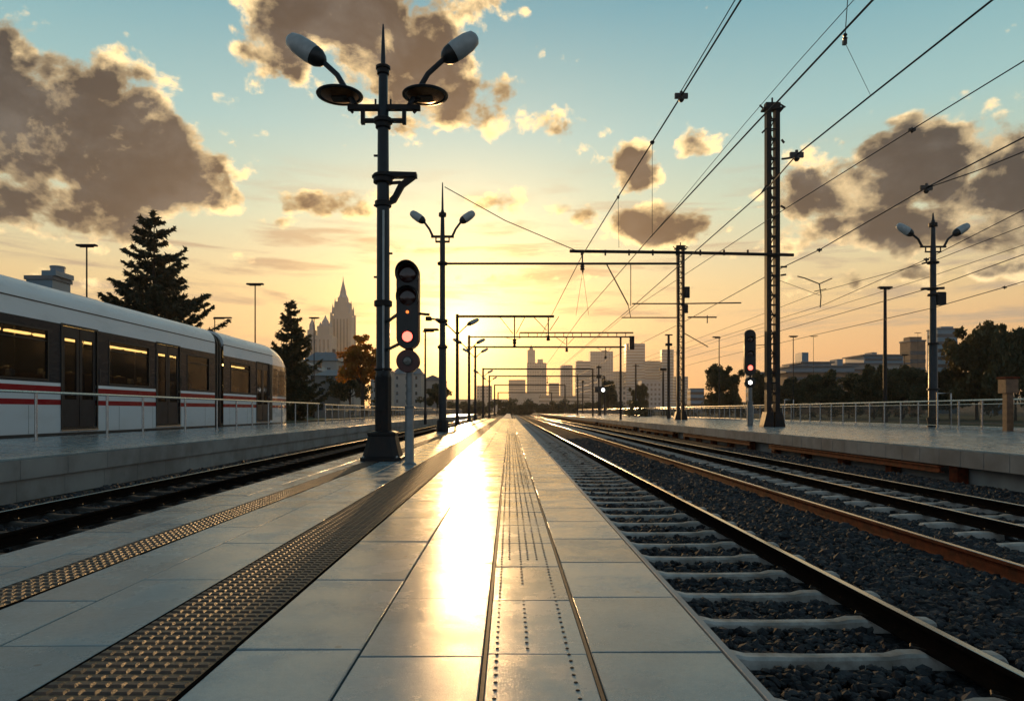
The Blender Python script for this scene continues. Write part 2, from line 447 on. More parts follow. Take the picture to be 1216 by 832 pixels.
def ballastmat(name, rock):
    m, t, b, out = new_mat(name)
    tc = t.new('ShaderNodeTexCoord')
    if rock:
        at = t.new('ShaderNodeAttribute', attribute_name='tone')
        v = t.math('MULTIPLY_ADD', t.noise(tc.outputs['Object'], 40, 3, .6), .25, at.outputs['Fac'])
        c = t.mix(v, (.005, .005, .006, 1), (.055, .056, .062, 1))
        t.link(c, b.inputs['Base Color']); b.inputs['Roughness'].default_value = .7; b.inputs['Specular IOR Level'].default_value = .16
        bn = t.new('ShaderNodeBump'); bn.inputs['Strength'].default_value = .6; bn.inputs['Distance'].default_value = .006
        t.link(t.noise(tc.outputs['Object'], 70, 4, .7), bn.inputs['Height']); t.link(bn.outputs[0], b.inputs['Normal'])
    else:
        vo = t.new('ShaderNodeTexVoronoi'); vo.inputs['Scale'].default_value = 17; t.link(tc.outputs['Object'], vo.inputs['Vector'])
        sp = t.new('ShaderNodeSeparateColor'); t.link(vo.outputs['Color'], sp.inputs[0])
        c = t.mix(sp.outputs[0], (.006, .006, .007, 1), (.030, .030, .032, 1))
        t.link(c, b.inputs['Base Color']); b.inputs['Roughness'].default_value = .85; b.inputs['Specular IOR Level'].default_value = .1
        bn = t.new('ShaderNodeBump'); bn.inputs['Strength'].default_value = 1.0; bn.inputs['Distance'].default_value = .05
        t.link(t.math('SUBTRACT', 1.0, vo.outputs['Distance']), bn.inputs['Height']); t.link(bn.outputs[0], b.inputs['Normal'])
    return m
M['rock'] = ballastmat('ballast_stone', True)
M['ballastground'] = ballastmat('ballast_bed', False)

# ------------------------------------------------------------------ ground and track bed (structure)
def strip_sheet(name, prof, y0, y1, mat, kind='structure'):
    v = []; f = []
    for (x, z) in prof: v += [(x, y0, z), (x, y1, z)]
    for i in range(len(prof)-1): f.append((2*i, 2*i+2, 2*i+3, 2*i+1))
    mb = MB().raw(v, f)
    o = mb.build(name, mat); tag(o, kind=kind); return o
BED = -.98
strip_sheet('ground', [(-3200, -.12), (-24.2, -.12), (-24.0, BED), (33.0, BED), (33.2, -.12), (3200, -.12)], -60, 3900, M['dirt'])
strip_sheet('track_bed', [(-10.2, BED+.02), (-9.6, -.88), (-5.2, -.88), (-4.4, BED+.02)], -30, 900, M['ballastground'])
strip_sheet('track_bed', [(.55, -.88), (3.6, -.88), (3.9, -.82), (6.2, -.82), (6.6, -.88), (9.3, -.88), (12.5, BED+.02)], -30, 900, M['ballastground'])
strip_sheet('grass', [(33.3, -.10), (120, -.10)], 20, 260, M['grass'])
tag(bpy.data.objects['grass'], 'dull green grass behind the right platform fence', kind='structure')
strip_sheet('grass_verge', [(-130, -.10), (-24.3, -.10)], 20, 260, M['grass'])
strip_sheet('path', [(42, -.09), (46, -.09)], 20, 180, M['asphalt'])

# ------------------------------------------------------------------ near platform
rng = np.random.default_rng(5)
def slab_mesh(name, cols, y0, y1, gap=.010, c=.004, z=0.0, depth=.03):
    """cols: (x0, x1, slab length, phase); chamfered slabs with a tone per slab"""
    V = []; F = []; T = []
    for (x0, x1, L, ph) in cols:
        y = y0+ph-L
        while y < y1:
            a, b = max(y, y0), min(y+L, y1)
            y += L
            if b-a < .02: continue
            g = gap/2
            dz = rng.uniform(-.0008, .0008); sh_ = rng.uniform(-.0018, .0018); sp_ = rng.uniform(-.0012, .0012); ta, tb = sh_-sp_, sh_+sp_
            X0, X1, Y0, Y1 = x0+g, x1-g, a+g, b-g
            k = len(V)
            V += [(X0, Y0, z-depth), (X1, Y0, z-depth), (X1, Y1, z-depth), (X0, Y1, z-depth),
                  (X0, Y0, z-c), (X1, Y0, z-c), (X1, Y1, z-c), (X0, Y1, z-c),
                  (X0+c, Y0+c, z+dz+ta), (X1-c, Y0+c, z+dz+tb), (X1-c, Y1-c, z+dz-ta), (X0+c, Y1-c, z+dz-tb)]
            for L_ in (0, 4):
                for i in range(4):
                    j = (i+1) % 4; F.append((k+L_+i, k+L_+j, k+L_+4+j, k+L_+4+i))
            F.append((k+8, k+9, k+10, k+11))
            T += [float(rng.normal(.50, .085))]*9
    me = npmesh(name, V, F)
    at = me.attributes.new('tone', 'FLOAT', 'FACE'); at.data.foreach_set('value', T)
    return me
PY0, PY1 = -7.0, 95.0
plat = MB().box(-3.5, .87, PY0, PY1, -.96, -.03).build('platform', M['grout']); tag(plat, kind='structure')
cols = [(-3.55, -3.11, 1.25, .2), (-3.11, -2.87, 1.25, .6), (-2.58, -2.18, 1.15, .3), (-2.18, -1.70, 1.15, .75),
        (-1.155, -.62, 1.2, .3+.0), (-.62, -.106, .87, .25), (.335, .89, .85, .52+.0)]
link_mesh('paving', slab_mesh('paving', cols, PY0, PY1), M['tile'], plat)
# guidance strip slabs between two dark metal channels
link_mesh('guidance_strip', slab_mesh('guidance_strip', [(-.092, .321, .80, .25)], PY0, PY1, .005), M['tile'], plat)
ch = MB(); ch.box(-.106, -.092, PY0, PY1, -.029, -.003); ch.box(.321, .335, PY0, PY1, -.029, -.004)
ch.build('metal_channel', M['channel'], plat)
# raised edging of the platform
ed = MB(); ed.cbox(.892, .925, PY0, PY1, -.20, .004, .003); ed.build('edge_trim', M['concrete'], plat)
fc = MB()
y = PY0
while y < PY1:
    fc.box(.872, .890, y+.004, min(y+1.2, PY1)-.004, -.96, -.21); fc.box(-3.53, -3.502, y+.004, min(y+1.2, PY1)-.004, -.96, -.05); y += 1.2
fc.build('fascia', M['fascia'], plat)
# dots on the guidance strip
def discs(name, pts, r, h, n=8, dome=.6):
    pts = np.asarray(pts, np.float32); m = len(pts)
    t = np.arange(n)*2*pi/n
    ring = np.stack([np.cos(t), np.sin(t), np.zeros(n)], 1)
    base = np.concatenate([ring*[r, r, 0], ring*[r*dome, r*dome, 0]+[0, 0, h]]).astype(np.float32)
    V = (pts[:, None, :]+base[None]).reshape(-1, 3)
    F = []
    q = np.array([[i, (i+1) % n, n+(i+1) % n, n+i] for i in range(n)])
    tq = np.array([[n+0, n+i, n+i+1, n+i+2] for i in range(1, n-2, 2)])
    fac = np.concatenate([q, tq])
    F = (fac[None]+(np.arange(m)*2*n)[:, None, None]).reshape(-1, 4)
    return npmesh(name, V, F)
pts = []
y = 1.6
while y < 30:
    j = (lambda: random.uniform(-.0015, .0015))
    for x in (-.052, .245):
        pts.append((x+j(), y+j(), .0006))
    if y > 2.9 and (y < 3.7 or y > 3.95): pts.append((.075+j(), y, .0006))
    if y > 4.6:
        for x in (-.0, .125, .185): pts.append((x+j(), y, .0006))
    y += .073
o = link_mesh('tactile_dot', discs('tactile_dot', pts, .0085, .003, 8), M['dot'], plat); tag(o, kind='stuff')
rb = MB()
for x in (-.05, .0, .05, .10, .15, .20, .25): rb.box(x+.012, x+.026, 9.5, PY1-.2, -.001, .005)
rb.build('tactile_rib', M['stud'], plat)
# the two brown studded strips
def studs(name, x0, x1, nx, dy, y0, y1, sx, sy, h):
    xs = x0+(np.arange(nx)+.5)*(x1-x0)/nx
    ys = np.arange(y0, y1, dy)
    X, Y = np.meshgrid(xs, ys)
    X = X.ravel()+rng.uniform(-.001, .001, X.size); Y = Y.ravel()+rng.uniform(-.0015, .0015, Y.size)
    b = np.array([[-1, -1, 0], [1, -1, 0], [1, 1, 0], [-1, 1, 0], [-.72, -.6, 1], [.72, -.6, 1], [.72, .6, 1], [-.72, .6, 1]], np.float32)*[sx, sy, h]
    V = (np.stack([X, Y, np.full(X.size, .001)], 1)[:, None, :]+b[None]).reshape(-1, 3)
    q = np.array([[0, 1, 5, 4], [1, 2, 6, 5], [2, 3, 7, 6], [3, 0, 4, 7], [4, 5, 6, 7]])
    F = (q[None]+(np.arange(X.size)*8)[:, None, None]).reshape(-1, 4)
    return npmesh(name, V, F)
for (x0, x1, nx, dy, sx, sy) in ((-1.70, -1.155, 9, .066, .0265, .0215), (-2.87, -2.58, 5, .075, .022, .027)):
    b = MB(); b.box(x0+.012, x1-.012, PY0, PY1, -.029, .001); s_ = b.build('tactile_strip', M['studbase'], plat)
    e = MB(); e.box(x0, x0+.012, PY0, PY1, -.029, .003); e.box(x1-.012, x1, PY0, PY1, -.029, .003)
    e.build('strip_edging', M['rustdark'], s_)
    o = link_mesh('stud', studs('stud', x0+.015, x1-.015, nx, dy, 1.0, PY1-.3, sx, sy, .0085), M['stud'], s_); tag(o, kind='stuff')
# narrow walkway that continues past the end of the platform
wk = MB().box(-1.2, .35, PY1+.02, 330, -.96, -.12); tag(wk.build('path', M['concrete']), kind='structure')
# ------------------------------------------------------------------ side platforms
def side_platform(xe, xo, y0, y1, sgn, joint):
    """xe: edge facing the tracks, xo: outer edge, sgn: +1 when it lies right of the tracks"""
    a, b = min(xe, xo), max(xe, xo)
    p = MB().box(a+.45 if sgn > 0 else a, b if sgn > 0 else b-.45, y0, y1, -.96, -.05).build('platform', M['concrete']); tag(p, kind='structure')
    cs = []
    x = xe
    ws = [.55, 1.2, 1.2, 1.2, 1.2, 1.2, 1.2, 1.2, 1.2, 1.2, 1.2, 1.2, 1.2, 1.2, 1.2, 1.2, 1.2]
    for w in ws:
        nx = x+sgn*w
        if sgn*(nx-xo) > 0: nx = xo
        cs.append((min(x, nx), max(x, nx), 1.7, (len(cs) % 2)*.8)); x = nx
        if abs(nx-xo) < 1e-6: break
    link_mesh('paving', slab_mesh('paving', cs, y0, y1, .012, .006, 0, .045), M['tile'], p)
    f = MB(); y = y0
    while y < y1:
        f.cbox(xe-.02 if sgn > 0 else xe-.10, xe+.10 if sgn > 0 else xe+.02, y+.006, min(y+joint, y1)-.006, -.47, -.052, .006); y += joint
    f.build('fascia', M['fascia'], p)
    return p
pr = side_platform(11.9, 30.5, 2.0, 285.0, 1, .9)
pl = side_platform(-10.5, -18.2, 2.0, 230.0, -1, 1.6)
fl = MB(); y = 2
while y < 230:
    fl.box(-10.65, -10.56, y+.006, min(y+1.6, 230)-.006, -.955, -.475); y += 1.6
fl.build('lower_fascia', M['fascia'], pl)
# recess with piers and rusted beams below the right platform
pi_ = MB(); y = 2.5
while y < 285:
    pi_.box(12.0, 12.3, y, y+.35, -.96, -.472); y += 3.2
pi_.build('pier', M['rust'], pr)
for (a, b) in ((2.5, 14.6), (19, 31.5), (34, 47), (50, 63), (66, 92), (95, 140)):
    bm_ = MB(); bm_.box(11.83, 11.87, a, b, -.66, -.54); bm_.box(11.80, 11.97, a, b, -.54, -.51); bm_.box(11.80, 11.97, a, b, -.69, -.66)
    bm_.build('support_beam', M['rust'], pr)

# ------------------------------------------------------------------ tracks
def rail_prof(h=.17):
    return [(-.075, 0), (.075, 0), (.075, .012), (.016, .028), (.010, .045), (.010, h-.052), (.036, h-.036), (.036, h-.006), (.030, h), (-.030, h), (-.036, h-.006), (-.036, h-.036), (-.010, h-.052), (-.010, .045), (-.016, .028), (-.075, .012)]
def rail(x, y0, y1, label, mat, h=.17, z=-.77, head=True):
    root = thing('rail', (x, y0, z), label, 'rail', 'steel rails of the station tracks')
    m = MB(); m.prism(rail_prof(h), 0, y1-y0); m.build('web', mat, root)
    m = MB(); m.cbox(-.029, .029, 0, y1-y0, h+.0005, h+.005, .0035); m.build('running_surface', M['railhead'] if head else mat, root)
    return root
RT = -.77
rail(1.42, -12, 700, 'steel rail tucked under the near platform edge at the ends of the pale sleepers', M['rustdark'])
rail(3.12, -12, 700, 'bright-topped rail just right of the near platform, crossing the visible pale sleepers', M['rustdark'])
rail(5.28, -12, 700, 'tall lone rail with rust-red side between the two beds of grey ballast', M['rust'], h=.21, z=-.80)
rail(7.15, -12, 700, 'dark rail right after the rust-red one, nearer of the pair by the right platform', M['rustdark'])
rail(8.70, -12, 700, 'farther rail of the pair beside the right platform fascia', M['rustdark'])
rail(-8.10, -12, 500, 'rail of the left track lying next to the left platform wall', M['rustdark'])
rail(-6.60, -12, 500, 'dark rail of the left track, nearest the slabbed platform', M['rustdark'], head=False)

def sleeper_mesh(L=2.75, w=.155):
    # dished concrete sleeper: raised rail seats and lowered middle, top chamfered
    xs = [-L/2, -L/2+.04, -1.03, -.62, -.52, 0, .52, .62, 1.03, L/2-.04, L/2]
    zt = [-.045, -.015, .0, -.006, -.028, -.034, -.028, -.006, .0, -.015, -.045]
    ww = [w*.42, w*.5, w*.5, w*.5, w*.44, w*.42, w*.44, w*.5, w*.5, w*.5, w*.42]
    v = []; f = []
    for x, z, q in zip(xs, zt, ww):
        v += [(x, -q-.02, -.14), (x, -q, z-.02), (x, -q+.025, z), (x, q-.025, z), (x, q, z-.02), (x, q+.02, -.14)]
    for i in range(len(xs)-1):
        for k in range(5): f.append((i*6+k, i*6+k+1, (i+1)*6+k+1, (i+1)*6+k))
    f.append((0, 1, 2, 3, 4, 5)); f.append(tuple(range((len(xs)-1)*6+5, (len(xs)-1)*6-1, -1)))
    return MB().raw(v, f)
def clips_mb(xs):
    out = []
    for x in xs:
        for s in (-1, 1):
            m = MB(); out.append(m); m.tube([(x+s*.07, -.05, .018), (x+s*.12, -.05, .035), (x+s*.15, 0, .03), (x+s*.12, .05, .035), (x+s*.07, .05, .018)], .010, 6)
    return out
def sleepers(xc, rails, y0, y1, step, label, group, near=16, mat='sleeper'):
    root = sleeper_mesh().build('sleeper', M[mat], smooth=False)
    cl = [q.build('rail_clip', M['clip'], root, True) for q in clips_mb([r-xc for r in rails])]
    tag(root, label, 'sleeper', group)
    y = y0; first = True; n = 0
    while y < y1:
        if first: o = root; first = False
        else:
            o = root.copy(); col.objects.link(o)
            if y < near:
                for q in cl: c = q.copy(); col.objects.link(c); c.parent = o
        o.location = (xc+random.uniform(-.012, .012), y+random.uniform(-.02, .02), -.768)
        o.rotation_euler = (0, 0, random.uniform(-.008, .008))
        y += step; n += 1
    return n
random.seed(3)
g1 = 'pale concrete sleepers beside the near platform'
sleepers(2.27, (1.42, 3.12), 2.50, 100, .86, 'pale dished concrete sleeper in dark ballast beside the near platform', g1)
g2 = 'concrete sleepers of the far right track'
sleepers(7.92, (7.15, 8.70), 5.0, 92, .86, 'concrete sleeper under the pair of rails by the right platform, ends showing in ballast', g2)
g3 = 'concrete sleepers of the left track'
sleepers(-7.35, (-8.1, -6.6), 6.0, 70, .86, 'shaded concrete sleeper of the left track below the left platform wall', g3, mat='shadedsleeper')
def far_sleepers(xc, y0, y1, what):
    m = MB(); y = y0
    while y < y1: m.box(xc-1.37, xc+1.37, y, y+.25, -.96, -.79); y += .86
    tag(m.build('sleeper', M['sleeper']), 'distant concrete sleepers '+what, 'sleepers', kind='stuff')
far_sleepers(2.27, 100.5, 330, 'running on past the end of the near platform')
far_sleepers(7.92, 92.5, 300, 'under the rail pair far along the right platform')
far_sleepers(-7.35, 70.5, 260, 'far along the left track')

# ballast stones
def rocks(name, regions, seed, label):
    r = np.random.default_rng(seed)
    t = (1+5**.5)/2
    ico = np.array([(-1, t, 0), (1, t, 0), (-1, -t, 0), (1, -t, 0), (0, -1, t), (0, 1, t), (0, -1, -t), (0, 1, -t), (t, 0, -1), (t, 0, 1), (-t, 0, -1), (-t, 0, 1)], np.float32)
    ico /= np.linalg.norm(ico[0])
    fi = np.array([(0, 11, 5), (0, 5, 1), (0, 1, 7), (0, 7, 10), (0, 10, 11), (1, 5, 9), (5, 11, 4), (11, 10, 2), (10, 7, 6), (7, 1, 8), (3, 9, 4), (3, 4, 2), (3, 2, 6), (3, 6, 8), (3, 8, 9), (4, 9, 5), (2, 4, 11), (6, 2, 10), (8, 6, 7), (9, 8, 1)])
    Vs = []; Ts = []; n0 = 0
    for (x0, x1, y0, y1, dens, size, zb, hump, avoid) in regions:
        n = int((x1-x0)*(y1-y0)*dens)
        x = r.uniform(x0, x1, n); y = r.uniform(y0, y1, n)
        keep = np.ones(n, bool)
        if avoid:                                    # keep the tops of the sleepers clear
            ax0, ax1, ay0, st = avoid
            ph = ((y-ay0+st/2) % st)-st/2
            keep &= ~((x > ax0) & (x < ax1) & (np.abs(ph) < .125))
        for rx in (1.42, 3.12, 5.28, 7.15, 8.70): keep &= np.abs(x-rx) > .085
        x = x[keep]; y = y[keep]; n = len(x)
        u = (x-x0)/(x1-x0)
        z = zb+hump*np.sin(np.pi*u)+r.normal(0, .008, n)
        s = size*r.lognormal(0, .30, n)
        sc = np.stack([s*r.uniform(.75, 1.3, n), s*r.uniform(.75, 1.3, n), s*r.uniform(.5, .9, n)], 1)
        a = r.uniform(0, 2*pi, n); b = r.normal(0, .5, n)
        v = ico[None]*r.uniform(.72, 1.22, (n, 12, 1))*sc[:, None, :]
        vy = v[:, :, 1]*np.cos(b)[:, None]-v[:, :, 2]*np.sin(b)[:, None]; vz = v[:, :, 1]*np.sin(b)[:, None]+v[:, :, 2]*np.cos(b)[:, None]
        vx = v[:, :, 0]
        X = vx*np.cos(a)[:, None]-vy*np.sin(a)[:, None]+x[:, None]; Y = vx*np.sin(a)[:, None]+vy*np.cos(a)[:, None]+y[:, None]
        Vs.append(np.stack([X, Y, vz+z[:, None]], 2).reshape(-1, 3)); Ts.append(np.repeat(np.clip(r.normal(.38, .2, n), 0, 1), 20)); n0 += n
    V = np.concatenate(Vs); F = (fi[None]+(np.arange(n0)*12)[:, None, None]).reshape(-1, 3)
    me = npmesh(name, V, F)
    at = me.attributes.new('tone', 'FLOAT', 'FACE'); at.data.foreach_set('value', np.concatenate(Ts).astype(np.float32))
    tag(link_mesh(name, me, M['rock']), label, 'ballast', kind='stuff')
A1 = (.9, 3.66, 2.50, .86); A2 = (6.54, 9.3, 5.0, .86)
rocks('ballast', [
    (.95, 3.66, 1.8, 8, 460, .034, -.848, .0, A1), (.95, 3.66, 8, 20, 260, .040, -.848, .0, A1), (.95, 3.66, 20, 40, 110, .046, -.866, .0, A1),
    (3.66, 6.54, 3.0, 9, 600, .036, -.835, .055, None), (3.66, 6.54, 9, 20, 380, .042, -.835, .055, None), (3.66, 6.54, 20, 45, 150, .052, -.835, .05, None),
    (6.54, 9.4, 6, 20, 200, .044, -.866, .0, A2), (6.54, 9.4, 20, 40, 80, .055, -.866, .0, A2), (9.4, 11.8, 9, 35, 120, .05, -.90, .02, None)],
    11, 'dark grey crushed ballast stones between and beside the rails right of the platform')
rocks('ballast', [(-9.9, -8.75, 8, 40, 90, .05, -.875, .02, None), (-8.75, -5.9, 6, 40, 90, .05, -.87, 0, (-8.8, -5.9, 6.0, .86)), (-5.9, -4.4, 5, 35, 90, .05, -.88, .02, None)],
    12, 'dark ballast stones around the left track')

# ------------------------------------------------------------------ lamp posts
def cobra_head(root, base, knee, tip, tail, w, name='lamp_head', darkfrac=.30):
    """arm base > knee > tip, head from tip to tail (Vectors, local)"""
    MB().tube([base, knee, tip], [w*.16, w*.14, w*.14], 8).build('lamp_arm', M['post'], root, True)
    a, b = Vector(tip), Vector(tail); L = (b-a).length; d = (b-a).normalized()
    up = Vector((0, 0, 1)); s = d.cross(up).normalized(); n = s.cross(d)
    def ring(t, ww, hh):
        return [a+d*L*t+s*(cos(k*2*pi/14)*ww)+n*(sin(k*2*pi/14)*hh) for k in range(14)]
    def loft(secs):
        m = MB(); v = []; f = []
        for q in secs: v += ring(*q)
        for i in range(len(secs)-1):
            for k in range(14):
                j = (k+1) % 14; f.append((i*14+k, i*14+j, (i+1)*14+j, (i+1)*14+k))
        f.append(tuple(range(13, -1, -1))); f.append(tuple(range((len(secs)-1)*14, len(secs)*14)))
        return m.raw(v, f)
    h = loft([(-.02, w*.28, w*.28), (.10, w*.42, w*.44), (.35, w*.46, w*.54), (.72, w*.44, w*.50), (.93, w*.34, w*.38), (1.0, w*.16, w*.18)]).build(name, M['lampshell'], root, True)
    loft([(-.09, w*.16, w*.18), (-.03, w*.32, w*.32), (.10, w*.45, w*.47), (darkfrac*.8, w*.47, w*.51), (darkfrac*.8+.03, w*.2, w*.1)]).build('lamp_collar', M['black'], h, True)

def big_post():
    Y = 14.1; k = Y/820
    X = (455-605)*k
    r = thing('lamp_post', (X, Y, 0), 'tall near lamp post with two disc lamps and two upturned lamps, beside the red signal', 'lamp post', 'lamp posts with upturned twin heads')
    def L(x, y): return ((x-455)*k, 0, 1+(488-y)*k)
    def z(y): return 1+(488-y)*k
    # flared square pedestal
    m = MB(); secs = [(.41, .0), (.41, .07), (.37, .09), (.30, .36), (.27, .50), (.285, .52), (.285, .57), (.20, .60)]
    v = []; f = []
    def oct_(h): c = h*.30; return [(-h+c, -h), (h-c, -h), (h, -h+c), (h, h-c), (h-c, h), (-h+c, h), (-h, h-c), (-h, -h+c)]
    for hh, zz in secs: v += [(a, b, zz) for a, b in oct_(hh)]
    for i in range(len(secs)-1):
        for q in range(8): f.append((i*8+q, i*8+(q+1) % 8, (i+1)*8+(q+1) % 8, (i+1)*8+q))
    f.append(tuple(range(7, -1, -1))); f.append(tuple(range(len(v)-8, len(v))))
    b = m.raw(v, f).build('pedestal', M['postdark'], r)
    bl = MB()
    for sx in (-1, 1):
        for sy in (-1, 1): bl.lathe([(.025, 0), (.025, .035), (.012, .045)], 6, (sx*.33, sy*.33, .068))
    bl.build('bolt', M['steel'], b)
    s = MB()
    s.lathe([(.150, .58), (.150, z(438)), (.140, z(436)), (.140, z(362)), (.135, z(360)), (.128, z(246)), (.118, z(205)), (.112, z(150)), (.112, z(128)), (.095, z(126)), (.092, z(86)), (.06, z(84))], 20)
    s.build('shaft', M['post'], r, True)
    # darker lower sleeve with a door, and a cable conduit up the right side
    s = MB(); s.lathe([(.168, .58), (.168, z(448)), (.158, z(446)), (.15, z(443))], 8); s.build('lower_sleeve', M['postdark'], r)
    s = MB(); s.cbox(-.07, .07, -.185, -.165, 1.0, 1.45, .006); s.build('access_door', M['postdark'], r)
    s = MB(); s.tube([(.03, -.15, z(440)), (.03, -.142, z(300)), (.03, -.135, z(252))], .022, 8); s.build('conduit', M['lampshell'], r, True)
    for (y0, y1, rr) in ((364, 357, .185), (440, 437, .18), (246, 239, .17), (218, 207, .20), (212, 209, .23), (153, 146, .155), (147, 141, .19), (89, 82, .125), (83, 79, .15)):
        MB().lathe([(rr*.9, z(y0)), (rr, z(y0)+.012), (rr, z(y1)-.012), (rr*.9, z(y1))], 18).build('collar', M['postdark'], r, True)
    # side bracket plate
    g = MB()
    g.prism([((460-455)*k, z(211)), ((495-455)*k, z(211)), ((495-455)*k, z(206)), ((460-455)*k, z(205))], -.09, .09)
    g.prism([((463-455)*k, z(243)), ((470-455)*k, z(240)), ((480-455)*k, z(222)), ((492-455)*k, z(213)), ((494-455)*k, z(211)), ((484-455)*k, z(211)), ((474-455)*k, z(218)), ((467-455)*k, z(232)), ((463-455)*k, z(236))], -.05, .05)
    g.prism([((464-455)*k, z(219)), ((476-455)*k, z(218)), ((476-455)*k, z(215)), ((464-455)*k, z(216))], -.03, .03)
    g.build('side_bracket', M['postdark'], r)
    a = MB()
    a.cbox(-.72, .76, -.06, .06, z(131), z(125), .01); a.box(-.45, .46, -.045, .045, z(145.5), z(141.5))
    for x in (431, 480): a.box((x-2.2-455)*k, (x+2.2-455)*k, -.05, .05, z(147.5), z(131))
    for x in (446, 464): a.box((x-1-455)*k, (x+1-455)*k, -.02, .02, z(125), z(118))
    a.bar(L(414, 128), L(419, 134), .05); a.bar(L(497, 128), L(491, 134), .05)
    a.build('crossarm', M['postdark'], r)
    f_ = MB(); f_.lathe([(.05, z(84)), (.048, z(70)), (.035, z(50)), (.022, z(34)), (.012, z(29))], 12); f_.build('finial', M['post'], r, True)
    st = MB()
    for y_, x_ in ((186, -1), (302, 1), (245, -1), (330, -1)): st.box(min(0, x_*.19), max(0, x_*.19), -.02, .02, z(y_), z(y_)+.035)
    st.build('step_peg', M['postdark'], r)
    w = 23*k
    cobra_head(r, L(421, 124), L(400.5, 89), L(382, 72), L(342, 45), w)
    cobra_head(r, L(487, 124), L(508, 88), L(529, 69), L(566, 43), w)
    for sx, x in ((-1, 403.5), (1, 505.0)):
        cx, _, cz = L(x, 113); R = 27.5*k
        d = MB(); d.lathe([(.05, .10), (R*.45, .088), (R*.8, .05), (R*.98, .012), (R, 0), (R*.985, -.02), (R*.88, -.03), (R*.86, -.01), (R*.6, .02), (.03, .03)], 30, (cx, 0, cz))
        dl = d.build('disc_lamp', M['post'], r, True)
        bw = MB(); bw.lathe([(R*.80, -.012), (R*.62, -.045), (R*.35, -.065), (.02, -.07)], 26, (cx, 0, cz), closed=False); bw.build('reflector', M['bowl'], dl, True)
        g = MB(); g.cbox(cx-.16, cx+.16, -.13, .13, cz-.09, cz-.05, .02); g.tube([(cx, 0, cz-.02), (cx-sx*.30, 0, cz-.17), (cx-sx*.42, 0, z(128))], .035, 8); g.build('lamp_mount', M['postdark'], dl)
    return r
big_post()

def twin_post(x, yb, ytop, Y, hw, head_y, arm_y, loc_x=None, brackets=(), label='', low_lamp=None, shaft=.14):
    """a smaller post with two upturned heads; pixel numbers give the proportions"""
    k = Y/820; X = (x-605)*k
    r = thing('lamp_post', (X, Y, 0), label, 'lamp post', 'lamp posts with upturned twin heads')
    def z(y): return 1+(488-y)*k
    def L(a, b): return ((a-x)*k, 0, 1+(488-b)*k)
    s = MB(); top = z(ytop)
    s.lathe([(shaft*1.35, .2), (shaft*1.3, z(410)), (shaft, z(408)), (shaft*.9, z(arm_y+8)), (shaft*.75, z(arm_y-4)), (shaft*.6, z(arm_y-30)), (shaft*.4, z(arm_y-32)), (shaft*.18, top)], 16); s.build('shaft', M['post'], r, True)
    p = MB(); p.lathe([(min(.36, 7*k), 0), (min(.36, 7*k), .06), (.30, .10), (shaft*1.9, .55), (shaft*1.5, .62), (shaft*1.3, .63)], 8); p.build('pedestal', M['postdark'], r)
    for yy in brackets: MB().lathe([(shaft*1.5, z(yy)-.07), (shaft*1.75, z(yy)-.05), (shaft*1.75, z(yy)+.05), (shaft*1.5, z(yy)+.07)], 14).build('collar', M['postdark'], r)
    MB().lathe([(shaft*1.3, z(arm_y-24)), (shaft*1.3, z(arm_y-28))], 12).build('collar', M['postdark'], r)
    a = MB(); a.bar(L(x-hw*.45, arm_y), L(x+hw*.45, arm_y), .12, .10); a.bar(L(x-hw*.28, arm_y+6), L(x+hw*.28, arm_y+6), .10, .08)
    for s_ in (-1, 1): a.bar(L(x+s_*hw*.26, arm_y), L(x+s_*hw*.26, arm_y+6), .06)
    a.build('crossarm', M['postdark'], r)
    w = 9.5*k
    for s_ in (-1, 1):
        cobra_head(r, L(x+s_*hw*.38, arm_y), L(x+s_*hw*.52, arm_y-9), L(x+s_*hw*.74, head_y+4), L(x+s_*hw*1.26, head_y-7), w)
    return r, z, L, k
r2, z2, L2, k2 = twin_post(525.5, 513, 217, 33.0, 30, 259, 281, brackets=(313, 381, 412), label='second lamp post with white twin heads and long beam, low sun behind it')
g = MB(); g.bar(L2(522, 380), L2(510, 378), .08); g.cbox(-20*k2, -13*k2, -.15, .15, z2(380.5), z2(376), .03); g.build('lower_lamp', M['postdark'], r2)
g = MB(); g.tube([L2(525, 313), L2(806, 313)], .055, 8); g.build('beam', M['mast'], r2, True)
g = MB(); g.tube([L2(528, 222), L2(600, 262), L2(690, 300)], .022, 5); g.build('stay_wire', M['wire'], r2)
g = MB(); g.bar(L2(720, 313), L2(746, 362), .05); g.bar(L2(749, 313), L2(749, 363), .035); g.bar(L2(738, 377), L2(804, 377), .05); g.bar(L2(746, 362), L2(749, 377), .03); g.build('drop_arm', M['mast'], r2)
r3, z3, L3, k3 = twin_post(1108, 507, 253, 44.0, 34, 274, 293, brackets=(312, 343, 350, 408, 462), label='right-hand lamp post with twin upturned heads, standing on the right platform', shaft=.20)
g = MB(); g.bar(L3(1094, 343), L3(1121, 342), .16, .14); g.cbox(3*k3, 14*k3, -.2, .2, z3(362), z3(347), .04); g.bar(L3(1095, 313), L3(1108, 310), .10); g.build('side_bracket', M['postdark'], r3)

